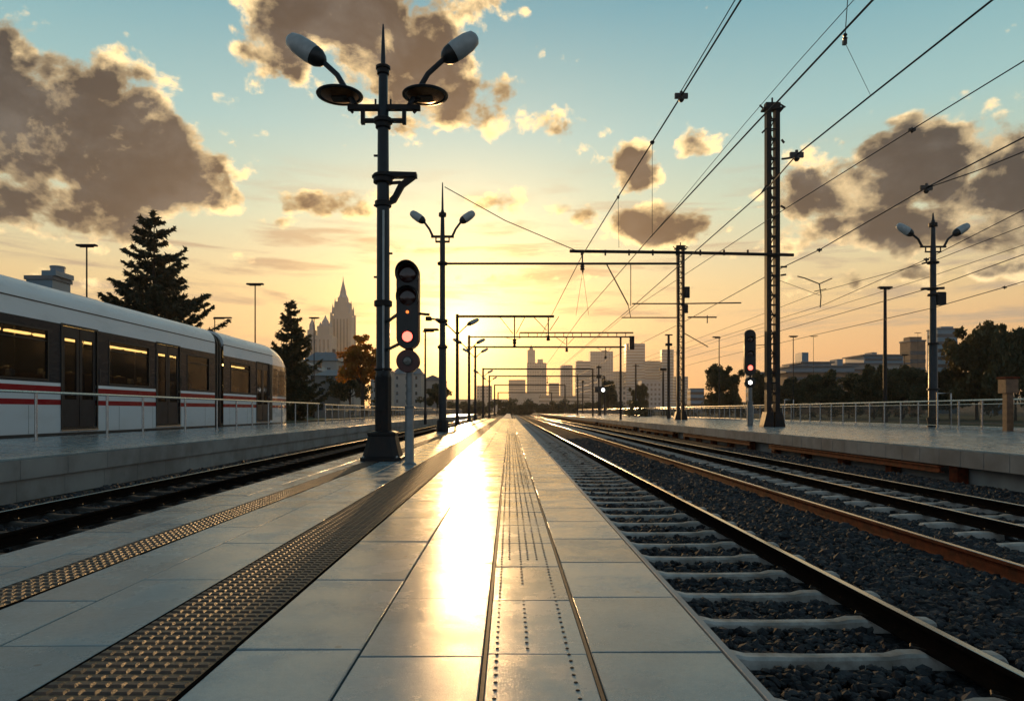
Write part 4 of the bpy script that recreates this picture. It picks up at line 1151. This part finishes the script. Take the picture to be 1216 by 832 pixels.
# gangway between the cars
pf = [(p[0]*.97-.06, p[1]-.12) for p in roof_prof()]+[(-TW+.1, 0), (-.08, 0)]
m = MB()
for i in range(6):
    y = ty(43.62)+i*.21
    m.prism([(p[0]-(.06 if i % 2 else 0), p[1]-(.05 if i % 2 else 0)) for p in pf], y, y+.2)
m.build('gangway', M['rubber'], tr)
# nose: lofted sections that round off towards the front
def nose():
    m = MB(); v = []; f = []
    base = [(0, -.02), (0, 1.2), (0, 2.14), (0, 3.2), (0, 4.2)]+roof_prof()+[(-TW, 4.2), (-TW, 3.2), (-TW, 2.14), (-TW, 1.2), (-TW, -.02)]
    n = len(base)
    secs = []
    for s in np.linspace(0, 1, 16):
        secs.append(s)
    ns = []
    for s in secs:
        # top falls along an ellipse-like curve, sides close in late
        t = s**1.0
        top = 1-.72*(1-sqrt(max(0, 1-t**1.75)))-.0
        side = 1-.62*(1-sqrt(max(0, 1-t**3.4)))
        bot = .0+.5*max(0, t-.8)
        yy = ty(54.2)+5.6*t
        ring = []
        for (x, z) in base:
            zz = z if z < 1.2 else 1.2+(z-1.2)*top
            zz = max(zz, bot-.02)
            # lean: lower parts reach farther forward
            ly = yy
            ring.append((-TW/2+(x+TW/2)*side, ly, zz))
        ns.append(ring)
    for r_ in ns: v += r_
    for i in range(len(ns)-1):
        for k in range(n-1): f.append((i*n+k, i*n+k+1, (i+1)*n+k+1, (i+1)*n+k))
    f.append(tuple(range((len(ns)-1)*n, len(ns)*n)))
    return m.raw(v, f)
nz = nose().build('nose', M['nose'], tr, True)
for (a, b, c, d, nm) in ((54.4, 55.3, 2.3, 4.35, 'cab_window'), (55.6, 57.1, 2.3, 4.25, 'cab_window')):
    MB().box(-.02, .012, ty(a), ty(b), c, d).build(nm, M['trainglass'], nz)
MB().box(-.05, .03, ty(53.6), ty(54.1), .3, 4.6).build('door_post', M['rubber'], tr)
m = MB()
for (a, b, x) in ((9, 13, -1.6), (22, 26, -1.4), (31, 34, -1.6), (47, 50, -1.6)):
    m.cbox(x-1.2, x+.2, ty(a), ty(b), 6.0, 6.42, .12)
m.build('roof_unit', M['lampshell'], tr)
MB().lathe([(.12, 0), (.13, .03), (.04, .05)], 12, (.0, ty(58.3), 1.6), 'X').build('headlight', M['lensgrey'], nz)

# ------------------------------------------------------------------ fences
def fence(x, z0, ys, h, label, rails, post_w, name='handrail', panel=False, post_mat='steel'):
    r = thing(name, (x, ys[0], z0), label, name.replace('_', ' '))
    for y in ys[:95]:
        m = MB(); m.tube([(0, y-ys[0], 0), (0, y-ys[0], h)], post_w, 8); m.lathe([(post_w*2.2, 0), (post_w*2.2, .02), (post_w, .03)], 8, (0, y-ys[0], 0)); m.build('post', M[post_mat], r, True)
    if len(ys) > 95:
        m = MB()
        for y in ys[95:]: m.box(-post_w, post_w, y-ys[0]-post_w, y-ys[0]+post_w, 0, h)
        tag(m.build('post', M[post_mat], r), kind='stuff')
    L = ys[-1]-ys[0]
    for (zz, rr) in rails: MB().tube([(0, -.3, zz), (0, L+.3, zz)], rr, 8).build('rail_bar', M[post_mat], r, True)
    if panel:
        m = MB(); m.box(-.01, .01, 0, L, .18, h-.2); m.build('glass_panel', M['fenceglass'], r)
    return r
fence(-15.5, 0, [22.6-4*4+i*4.0 for i in range(0, 4)]+[22.6, 26.6, 29.2, 33.0, 36.6, 39.2, 41.6, 44.4, 47, 50, 53, 56], 1.62, 'steel handrail in front of the train on the left platform', [(1.62, .045)], .045)
fence(-15.2, 0, [57+i*2.2 for i in range(75)], 1.55, 'double-rail fence continuing past the train front on the left platform', [(1.55, .045), (1.15, .03), (.3, .03)], .05, panel=True, name='fence')
fr = fence(25.6, 0, [14+i*1.95 for i in range(128)], 1.6, 'long steel and glass fence along the right platform', [(1.6, .045), (1.38, .022), (.16, .025)], .05, panel=True, name='fence')
# square hoops in the right fence
for (yh, lab) in ((40.2, 'square steel hoop rising above the right fence, left of the wooden post'), (62.5, 'farther square steel hoop above the right fence, near the tallest mast side')):
    r = thing('fence_hoop', (25.35, yh, 0), lab, 'hoop', 'steel hoops at the right fence')
    MB().tube([(-.45, 0, 0), (-.45, 0, 2.05), (.35, 0, 2.05), (.35, 0, 0)], .05, 8).build('frame', M['steel'], r, True)
    MB().box(-.53, -.37, -.08, .08, 0, .03).build('foot', M['steel'], r)
r = thing('wooden_post', P(1197, 509, 37)*1.0, 'brown boxed post topping the right fence near the picture edge', 'post')
r.location = ((1197-605)/820*34.6, 34.6, 0)
M['wood'] = pm('brown_wood', (.24, .12, .055), .5, 0, .5, 4, c2=(.13, .06, .03), bump=.4, bscale=30)
MB().cbox(-.17, .17, -.17, .17, 0, 1.9, .02).build('shaft', M['wood'], r); MB().cbox(-.31, .31, -.31, .31, 1.9, 2.62, .03).build('box', M['wood'], r); MB().cbox(-.36, .36, -.36, .36, 2.62, 2.72, .03).build('cap', M['rust'], r)

# ------------------------------------------------------------------ trees
def leaf_cloud(centers, radii, per, size, seed, flat=.8, out=.55):
    r = np.random.default_rng(seed)
    C = np.repeat(centers, per, 0); R = np.repeat(radii, per)
    n = len(C)
    d = r.normal(0, 1, (n, 3)); d /= np.linalg.norm(d, axis=1)[:, None]
    rad = R*r.uniform(0, 1, n)**.45
    P_ = C+d*rad[:, None]*[1, 1, flat]
    u = r.normal(0, 1, (n, 3)); u /= np.linalg.norm(u, axis=1)[:, None]
    w = r.normal(0, 1, (n, 3)); w = np.cross(u, w); w /= np.linalg.norm(w, axis=1)[:, None]
    s = size*r.uniform(.6, 1.4, n)
    V = np.stack([P_-u*s[:, None], P_+w*s[:, None]*.55, P_+u*s[:, None], P_-w*s[:, None]*.55], 1).reshape(-1, 3)
    F = np.arange(n*4).reshape(-1, 4)
    return V, F
def broad_tree(H, R, seed, mat, per=60, size=.22, trunk_frac=.3, clumps=70):
    rr = random.Random(seed); m = MB()
    th = H*trunk_frac
    m.tube([(0, 0, 0), (rr.uniform(-.1, .1), rr.uniform(-.1, .1), th), (rr.uniform(-.3, .3), rr.uniform(-.3, .3), H*.7)], [H*.028, H*.02, H*.008], 8)
    cs = []; rs_ = []
    nl = 13
    for i in range(nl):
        a = i/nl*2*pi+rr.uniform(-.4, .4); z0 = th+rr.random()*H*.25
        rad = R*rr.uniform(.5, .92); zt = th+(H-th)*rr.uniform(.15, .93)
        sh = sqrt(max(.05, 1-((zt-th-(H-th)*.42)/((H-th)*.62))**2))
        e = Vector((cos(a)*rad*sh, sin(a)*rad*sh, zt))
        mid = Vector((e.x*.45, e.y*.45, (z0+zt)/2+.2*H*.1))
        m.tube([(0, 0, z0), mid, e], [H*.010, H*.006, H*.002], 5)
        for t in range(clumps//nl):
            q = rr.uniform(.35, 1.05); c = mid.lerp(e, q)+Vector((rr.gauss(0, 1), rr.gauss(0, 1), rr.gauss(0, .8)))*R*.16
            cs.append(tuple(c)); rs_.append(R*rr.uniform(.14, .30))
    for i in range(8): cs.append((rr.gauss(0, R*.2), rr.gauss(0, R*.2), H*rr.uniform(.72, .97))); rs_.append(R*rr.uniform(.1, .2))
    V, F = leaf_cloud(np.array(cs), np.array(rs_), per, size, seed)
    return m, npmesh('crown', V, F)
def conifer(H, R, seed, per=26, size=.2, open_=.0):
    r = random.Random(seed); g = np.random.default_rng(seed); m = MB()
    m.tube([(0, 0, 0), (0, 0, H*.5), (0, 0, H)], [H*.018, H*.011, .01], 8)
    V = []; F = []
    z = H*.06; Ps = []; Ds = []
    while z < H*.985:
        u = z/H
        L = R*(1-u)**.68*r.uniform(.85, 1.1)+.12
        nb = max(4, int(9*(1-u))+4)
        for i in range(nb):
            a = r.uniform(0, 2*pi); l = L*r.uniform(.45, 1.18)
            zz = z+r.uniform(-.7, .5)*min(1, L); tilt = r.uniform(-.12, .38)
            pts = []
            for s in range(7):
                q = s/6; dz = -l*.16*sin(q*pi*.75)+l*.16*q**2
                pts.append(Vector((cos(a)*l*q, sin(a)*l*q, zz+dz+tilt*l*q)))
            m.tube([pts[0], pts[3], pts[6]], [.035*l/R+.015, .02, .008], 4, cap=False)
            nt = max(4, int(l*per/2.0))
            for k in range(nt):
                q = r.uniform(.12, 1.0)*6; i0 = min(5, int(q)); p = pts[i0].lerp(pts[i0+1], q-i0)
                side = r.choice((-1, 1)); tw = l*.30*(1.1-q/6)*r.uniform(.4, 1)
                d = Vector((cos(a+side*1.0), sin(a+side*1.0), -.15+r.uniform(-.25, .25)))
                e = p+d*tw
                for s in range(4):
                    c = p.lerp(e, s/3.0)+Vector((r.gauss(0, .05), r.gauss(0, .05), r.gauss(0, .05)))
                    Ps.append(tuple(c)); Ds.append((d.x, d.y, d.z))
        z += H*.026*r.uniform(.8, 1.2)
    P_ = np.array(Ps); D_ = np.array(Ds); n = len(P_)
    D_ = D_+g.normal(0, .55, (n, 3)); D_ /= np.linalg.norm(D_, axis=1)[:, None]
    w = np.cross(D_, g.normal(0, 1, (n, 3))); w /= np.linalg.norm(w, axis=1)[:, None]
    s = size*g.uniform(.6, 1.3, n)[:, None]
    V = np.stack([P_-D_*s*.4, P_+w*s*.28, P_+D_*s, P_-w*s*.28], 1).reshape(-1, 3)
    return m, npmesh('crown', V, np.arange(n*4).reshape(-1, 4))
def plant_tree(X, Y, tm, cm, mat, name, label, group, cat='tree', zb=-.12):
    r = thing(name, (X, Y, zb), label, cat, group)
    t = tm.build('trunk', M['bark'], r, True) if isinstance(tm, MB) else link_mesh('trunk', tm, M['bark'], r)
    c = link_mesh('crown', cm, M[mat], r)
    return r
def at(x, Y): return (x-605)/820*Y
tm, cm = conifer(22.8, 8.6, 4, per=34, size=.42); plant_tree(at(183, 75), 75, tm, cm, 'needle', 'spruce_tree', 'big dark spruce rising behind the train', 'trees left of the tracks')
tm, cm = conifer(14.6, 4.2, 9, per=28, size=.36); plant_tree(at(346, 84), 84, tm, cm, 'needle2', 'spruce_tree', 'small brownish spruce behind the rounded train front', 'trees left of the tracks')
tm, cm = broad_tree(12.0, 3.6, 21, 'leaf2', 110, .20); plant_tree(at(431, 95), 95, tm, cm, 'leaf2', 'broadleaf_tree', 'golden-leaved tree between the spired tower and the tall lamp post', 'trees left of the tracks')
tm, cm = broad_tree(13.6, 4.5, 22, 'leaf', 90, .24); plant_tree(at(96, 76), 76, tm, cm, 'leaf', 'broadleaf_tree', 'dark bush-like treetop just over the train roof left of the big spruce', 'trees left of the tracks')
tm, cm = broad_tree(8.5, 3.6, 23, 'leaf', 90, .24); plant_tree(at(415, 118), 118, tm, cm, 'leaf', 'broadleaf_tree', 'low dark tree behind the golden one', 'trees left of the tracks')
tm, cm = broad_tree(7.0, 3.2, 24, 'leaf', 90, .24); plant_tree(at(519, 150), 150, tm, cm, 'leaf', 'broadleaf_tree', 'small tree in the glare behind the second lamp post', 'trees left of the tracks')
proto = []
for s, mt in ((31, 'leaf'), (32, 'leaf3'), (33, 'leaf'), (34, 'leaf')):
    t_, c_ = broad_tree(10, 5.0, s, mt, 190, .26, .16, 104)
    r = thing('broadleaf_tree', (0, 0, -.12), 'x', 'tree'); t_.build('trunk', M['bark'], r, True); link_mesh('crown', c_, M[mt], r); proto.append([r, False])
def put(i, x, yt, Y, wpx, label):
    pr_, used = proto[i]
    o = pr_ if not used else copy_tree(pr_); proto[i][1] = True
    k = Y/820; H = 1+(488-yt)*k
    o.location = (at(x, Y), Y, -.12); s = wpx*k/10.0; o.scale = (s, s, H/10.0*1.0); o.rotation_euler[2] = random.uniform(0, 6)
    tag(o, label, 'tree', 'trees beyond the right platform fence')
random.seed(8)
put(1, 857, 433, 105, 46, 'olive tree left of the right-hand signal')
put(0, 905, 442, 120, 38, 'dark tree between the right-hand signal and the tallest mast')
put(2, 940, 446, 115, 44, 'low dark tree right behind the foot of the tallest mast')
put(3, 974, 444, 108, 48, 'dark tree below the flat-roofed building with the small tower')
put(0, 1008, 446, 112, 42, 'dark tree halfway between the tallest mast and the tall dark street lamp')
put(2, 1038, 431, 100, 46, 'taller dark tree just left of the tall dark street lamp')
put(3, 1072, 438, 96, 50, 'dark tree between the tall dark street lamp and the right-hand lamp post')
put(0, 1104, 440, 92, 52, 'dark tree directly behind the right-hand lamp post')
put(1, 1160, 386, 88, 78, 'largest tree, at right, just past the right-hand lamp post')
put(2, 1206, 384, 80, 60, 'tree cut by the right picture edge, standing behind the wooden post')
put(3, 1128, 448, 98, 44, 'low dark tree left of the largest tree')
put(0, 1250, 400, 84, 70, 'tree outermost at right, mostly beyond the picture edge')
put(3, 722, 452, 230, 22, 'brownish distant tree at the foot of the wide skyline block')
put(1, 760, 456, 220, 22, 'brownish distant tree at the foot of the tallest skyline block')
def hedge(name, x0, x1, Y, h, seed, label, dens=.9, ls=.28, cr=1.0):
    g = np.random.default_rng(seed); n = int((x1-x0)*dens)
    cs = np.stack([g.uniform(x0, x1, n), g.normal(Y, 1.5, n), g.uniform(0, h, n)*g.uniform(.6, 1, n)], 1)
    V, F = leaf_cloud(cs, g.uniform(.7, 1.6, n)*cr, 90, ls, seed)
    tag(link_mesh(name, npmesh(name, V, F), M['leaf']), label, 'shrubs', kind='stuff')
hedge('shrubbery', 20, 75, 128, 3.2, 51, 'continuous dark undergrowth beneath the trees beyond the right fence')
hedge('shrubbery', -62, -21, 128, 3.4, 52, 'dark undergrowth beyond the left platform')
hedge('far_woods', -30, 60, 330, 6.0, 53, 'low brown belt of far vegetation near the vanishing point', 2.2, .6, 1.7)

# ------------------------------------------------------------------ buildings
M['bwall'] = pm('pale_stone_wall', (.36, .33, .30), .7, 0, .2, .1)
M['bwall2'] = pm('grey_concrete_wall', (.24, .29, .34), .6, 0, .2, .1)
M['bblue'] = pm('blue_grey_cladding', (.12, .23, .31), .4, 0, .2, .1)
M['bbrick'] = pm('brown_brick_wall', (.30, .17, .10), .7, 0, .3, .5)
M['broof'] = pm('grey_roof', (.16, .17, .19), .6, 0, .3, .5)
M['bwin'] = pm('dark_window_glass', (.05, .06, .07), .2, .2, .3, .3)
def tower(x0, x1, yt, Y, label, mat='bwall2', top=None, depth=None, bands=True, name='office_tower', cat='building', group='buildings of the far skyline', vert=False, yb=None):
    k = Y/820; X0, X1 = (x0-605)*k, (x1-605)*k; H = 1+(488-yt)*k; w = X1-X0; d = depth or max(8, min(w*.8, 45))
    cx = (X0+X1)/2
    r = thing(name, (cx, Y+d/2, -.12), label, cat, group)
    MB().box(-w/2, w/2, -d/2, d/2, 0, H).build('wall', M[mat], r)
    MB().box(-w/2-.25, w/2+.25, -d/2-.25, d/2+.25, H+.02, H+.7).build('parapet', M['broof'], r)
    if top:
        for (a, b, h) in top: MB().box(-w/2+a*w, -w/2+b*w, -d*.3, d*.3, H+.7, H+.7+h).build('roof_block', M[mat], r)
    if bands:
        st = 3.6 if Y < 700 else 10.0; z = 4; n = 0
        while z < H-3 and n < 40:
            m = MB()
            if vert:
                nx = max(2, int(w/(2.6 if Y < 700 else 8.0)))
                for i in range(nx):
                    a = -w/2+(i+.25)*w/nx; m.box(a, a+w/nx*.5, -d/2-.06, -d/2+.1, z, z+st*.5)
            else: m.box(-w/2-.08, w/2+.08, -d/2-.08, d/2-.6, z, z+st*.45)
            m.build('window_row', M['bwin'], r); z += st; n += 1
    return r
SY = 2400
tower(604, 624, 451, SY, 'low pale block leftmost in the skyline right of the vanishing point', 'bwall')
rA = tower(626, 649, 431, SY, 'stepped pale building with a slender upper tower, leftmost high-rise', 'bwall', vert=True)
k = SY/820
MB().box(-32, -5.6, -14, 14, 1+57*k+.9, 1+(488-415)*k).build('upper_tower', M['bwall'], rA); MB().box(3, 22, -12, 12, 1+57*k+.9, 1+(488-426)*k).build('roof_block', M['bwall'], rA)
MB().lathe([(9, 0), (5, 8), (.3, 19)], 8, (-18.8, 0, 1+(488-415)*k)).build('spire', M['broof'], rA)
tower(652, 664, 455, SY+90, 'small low block right of the stepped high-rise')
tower(666, 680, 434, SY, 'narrow grey block between the stepped high-rise and the wide one', top=[(.1, .9, 2)], vert=True)
tower(684, 701, 429, SY-50, 'medium block attached left of the wide flat-topped block', 'bwall2', top=[(.1, .5, 2.5)])
tower(701, 728, 417.5, SY, 'wide flat-topped dark block right of the medium one', 'bwall2', top=[(.55, .75, 5)], vert=True)
tower(728, 742, 441, SY+70, 'lower block in the gap between the two widest high-rises', 'bwall2', vert=True)
tower(743.5, 766, 408, SY, 'tallest skyline block, left of the masts', 'bblue', top=[(.1, .6, 1.6)])
tower(766, 786, 429, SY+50, 'blue-grey block right of the tallest skyline block', 'bblue', top=[(.2, .8, 2)])
tower(786, 800, 415, SY-30, 'slim blue tower behind the second lattice mast, left part', 'bblue')
tower(800.5, 817, 447, SY, 'low blue-grey block behind the second lattice mast, right part', 'bblue', top=[(.4, .7, 3)])
tower(762, 790, 452, 1450, 'long low block in front of the blue skyline towers', 'bwall2', vert=True)
tower(728, 744, 460, 1350, 'small white-roofed block before the tallest skyline tower', 'bwall', vert=True)
tower(606, 640, 468, 1600, 'long low shed near the vanishing point', 'bwall', bands=False, top=[(.3, .7, 2)])
tower(640, 700, 470, 1750, 'long low warehouse under the left skyline towers', 'bwall', top=[(.1, .2, 2)])
tower(530, 603, 474, 1900, 'low hazy block left of the vanishing point in the sun glare', 'bwall', bands=False)
tower(566, 584, 458, 2150, 'hazy mid-rise in the sun glare behind the left gantry posts', 'bwall', vert=True)
# right-hand office complex
G2 = 'buildings beyond the trees at right'
def slab_building(x0, x1, layers, Y, label, mat='bwall', extras=()):
    k = Y/820; cx = ((x0+x1)/2-605)*k
    r = thing('office_building', (cx, Y+10, -.12), label, 'building', G2)
    zb = 0
    for (a, b, yt, m_) in layers:
        z1 = 1+(488-yt)*k; A = (a-605)*k-cx; B = (b-605)*k-cx
        MB().box(A, B, -8, 8, zb, z1-.5).build('wall', M[m_], r)
        MB().box(A-1.0, B+1.0, -9, 9, z1-.5, z1).build('roof', M['broof'], r)
        z = max(zb+.8, 2.0)
        while z < z1-2.0:
            MB().box(A+.4, B-.4, -8.06, -7.9, z, z+1.2).build('window_row', M['bwin'], r); z += 2.6
        zb = z1+.01
    for (a, b, y0, y1, m_) in extras:
        MB().box((a-605)*k-cx, (b-605)*k-cx, -3, 3, 1+(488-y0)*k+.02, 1+(488-y1)*k).build('roof_block', M[m_], r)
    return r
slab_building(938, 1020, [(938, 1020, 440, 'bbrick'), (942, 1018, 433, 'bwall2'), (956, 990, 428.5, 'bwall2')], 250, 'layered flat-roofed building with a small blue tower on top', extras=((962, 970, 428.5, 416, 'bblue'), (1005, 1012, 433, 424, 'bwall2')))
street_lamp(966, 399, 235, 5, 'street lamp seen right above the small blue rooftop tower')
slab_building(1003, 1082, [(1003, 1082, 437, 'bbrick'), (1008, 1080, 430, 'bwall'), (1029, 1076, 420, 'bblue')], 285, 'wider layered building with orange-lit brick base left of the brick tower', extras=((1046, 1052, 420, 416, 'bwall'),))
tower(1081, 1099, 405, 300, 'short brown brick tower just left of the right-hand lamp post', 'bbrick', group=G2, top=[(.1, .9, 1.5)])
street_lamp(1090, 395, 296, 4, 'street lamp seen above the short brick tower')
tower(1113, 1137, 391, 330, 'teal-blue tower right of the right-hand lamp post', 'bblue', group=G2, top=[(.3, .9, 1)])
tower(1178, 1202, 404, 310, 'blue flat block showing between the two right-most tall trees', 'bblue', group=G2)
tower(820, 836, 462, 420, 'low blue block left of the olive tree', 'bblue', group=G2)
tower(893, 912, 443, 300, 'low grey block behind the right-hand signal', 'bwall2', group=G2)
# left: chimney block, spired tower, houses
kk = 120/820
r = tower(31, 62, 331, 120, 'flat grey block with a round rooftop drum peeping over the train at far left', 'bblue', depth=5, group='buildings left of the tracks')
Hh = 1+(488-331)*kk
MB().box(.4, 2.9, -2.5, 2.5, Hh+.72, Hh+1.6).build('roof_block', M['bblue'], r); MB().lathe([(1.15, 0), (1.15, 1.6), (1.25, 1.62), (1.25, 1.9), (.5, 2.0)], 16, (1.6, 0, Hh+.1+.75)).build('drum', M['bwall2'], r)
def spire_tower():
    Y = 450; k = Y/820
    r = thing('spired_tower', ((407.5-605)*k, Y, -.12), 'tall stepped stone tower with a needle spire left of the tall lamp post', 'tower', 'buildings left of the tracks')
    def z(y): return 1+(488-y)*k
    m = MB(); h = 6.1
    m.box(-h, h, -h, h, 0, z(376))
    for s1 in (-1, 1):
        for s2 in (-1, 1): m.box(s1*h-.7, s1*h+.7, s2*h-.7, s2*h+.7, 0, z(373))
    m.box(-5.0, 5.0, -5, 5, z(376), z(366)); m.box(-4.0, 4.0, -4, 4, z(366), z(359)); m.box(-2.9, 2.9, -2.9, 2.9, z(359), z(354))
    w = m.build('wall', M['bwall'], r)
    MB().lathe([(3.3, z(354)), (2.2, z(350)), (1.9, z(346)), (1.1, z(340)), (.35, z(334)), (.08, z(328))], 8).build('spire', M['bwall2'], r)
    m = MB()
    for (s1, s2, b, hh, rr) in [(a, b, 366, 5.0, .7) for a in (-1, 1) for b in (-1, 1)]: m.lathe([(rr, z(374)), (rr*.8, z(368)), (.05, z(362))], 6, (s1*5.4, s2*5.4, 0))
    for a in (-1, 1):
        for b in (-1, 1): m.lathe([(.6, z(366)), (.5, z(361)), (.05, z(355))], 6, (a*4.2, b*4.2, 0))
    m.build('pinnacle', M['bwall2'], r)
    for i in range(5):
        m = MB(); m.box(-4.8+i*2.1, -3.9+i*2.1, -h-.06, -h+.1, 8, z(380)); m.build('window_strip', M['bwin'], r)
    r.scale = (3.2, 3.2, 3.2); r.location = (r.location.x*3.2, r.location.y*3.2, -2.2)
spire_tower()
def cluster():
    Y = 430; k = Y/820
    r = thing('pinnacled_building', ((383-605)*k, Y, -.12), 'pale building with several small pointed turrets beside the spired tower', 'building', 'buildings left of the tracks')
    def z(y): return 1+(488-y)*k
    m = MB(); m.box(-9, 7.5, -6, 6, 0, z(399)); m.box(-2, 5.5, -5, 5, z(399), z(388)); m.box(-8.6, -4.4, -3, 3, z(399), z(392)); m.build('wall', M['bwall'], r)
    m = MB()
    for (x, y0, y1, rr) in ((-6.5, 392, 377, 1.9), (1.8, 388, 374, 2.4), (-1.2, 388, 382, 1), (4.8, 388, 381, 1)):
        m.lathe([(rr, z(y0)), (rr*.9, z(y0)+(z(y1)-z(y0))*.45), (rr*.4, z(y0)+(z(y1)-z(y0))*.7), (.05, z(y1))], 8, (x, 0, 0))
    m.build('turret', M['bwall2'], r)
    for i in range(6): MB().box(-8+i*2.5, -7+i*2.5, -6.06, -5.9, 6, z(404)).build('window_strip', M['bwin'], r)
    r.scale = (3.2, 3.2, 3.2); r.location = (r.location.x*3.2, r.location.y*3.2, -2.2)
cluster()
def house(x0, x1, yw, yr, Y, label, wall='bwall', roof='broof', depth=9, gable=True):
    k = Y/820; w = (x1-x0)*k; cx = ((x0+x1)/2-605)*k
    r = thing('house', (cx, Y+depth/2, -.12), label, 'house', 'houses beyond the left platform')
    zw, zr = 1.12+(488-yw)*k, 1.12+(488-yr)*k
    MB().box(-w/2, w/2, -depth/2, depth/2, 0, zw).build('wall', M[wall], r)
    m = MB(); e = .4
    if gable: m.prism([(-w/2-e, zw+.01), (w/2+e, zw+.01), (0, zr)], -depth/2-e, depth/2+e)
    else: m.raw([(-w/2-e, -depth/2-e, zw), (w/2+e, -depth/2-e, zw), (w/2+e, depth/2+e, zw), (-w/2-e, depth/2+e, zw), (-w/2+1, 0, zr), (w/2-1, 0, zr)], [(0, 1, 5, 4), (1, 2, 5), (2, 3, 4, 5), (3, 0, 4), (3, 2, 1, 0)])
    rf = m.build('roof', M[roof], r)
    MB().box(w*.2, w*.2+.6, -.3, .3, (zw+zr)/2, zr+.7).build('chimney', M['bbrick'], rf)
    z = 1.2
    while z < zw-1.6:
        n = max(2, int(w/2.6))
        for i in range(n):
            a = -w/2+(i+.5)*w/n
            f = MB(); f.box(a-.5, a+.5, -depth/2-.05, -depth/2+.05, z, z+1.4); f = f.build('window', M['lampshell'], r)
            MB().box(a-.4, a+.4, -depth/2-.08, -depth/2-.052, z+.1, z+1.3).build('pane', M['bwin'], f)
        z += 2.7
house(362, 400, 428, 416, 150, 'pale house with a grey gable roof under the turreted building', gable=False)
house(352, 378, 440, 430, 130, 'smaller pale house just right of the small spruce')
house(374, 404, 446, 437, 120, 'white-walled low house before the larger pale house', gable=False)
house(398, 420, 436, 424, 170, 'grey-roofed house below the spired tower')
house(440, 462, 440, 430, 200, 'hazy house behind the golden tree')
house(466, 500, 444, 436, 240, 'hazy long house right behind the near signal post', gable=False)
house(500, 528, 452, 445, 260, 'hazy low house left of the second lamp post base')
house(283, 345, 430, 410, 110, 'dark-roofed house hidden behind the train front', gable=False, roof='postdark')

# far hills
def hills(name, x0, x1, Y, h, seed):
    g = np.random.default_rng(seed); n = 60; m = MB(); v = []; f = []
    for i in range(n+1):
        x = x0+(x1-x0)*i/n; hh = h*(.55+.25*sin(i*.35+seed)+.2*sin(i*.13+2))
        v += [(x, Y-150, -.2), (x, Y, hh), (x, Y+200, -.2)]
    for i in range(n): f += [(i*3, i*3+3, i*3+4, i*3+1), (i*3+1, i*3+4, i*3+5, i*3+2)]
    tag(m.raw(v, f).build(name, M['dirt'], smooth=True), kind='structure')
hills('hills', -2800, 3300, 3200, 85, 3)

# ------------------------------------------------------------------ haze
hz = MB().box(-3600, 3600, -200, 4200, -3, 290).build('haze', bpy.data.materials.new('haze'))
hm = hz.data.materials[0]; hm.use_nodes = True; T = NT(hm.node_tree); T.n.clear()
pv = T.new('ShaderNodeVolumePrincipled'); pv.inputs['Color'].default_value = (.92, .86, .80, 1); pv.inputs['Density'].default_value = .00012
pv.inputs['Anisotropy'].default_value = .5
T.link(pv.outputs[0], T.new('ShaderNodeOutputMaterial').inputs[1])
tag(hz, 'warm evening haze over the whole station', 'haze', kind='stuff')
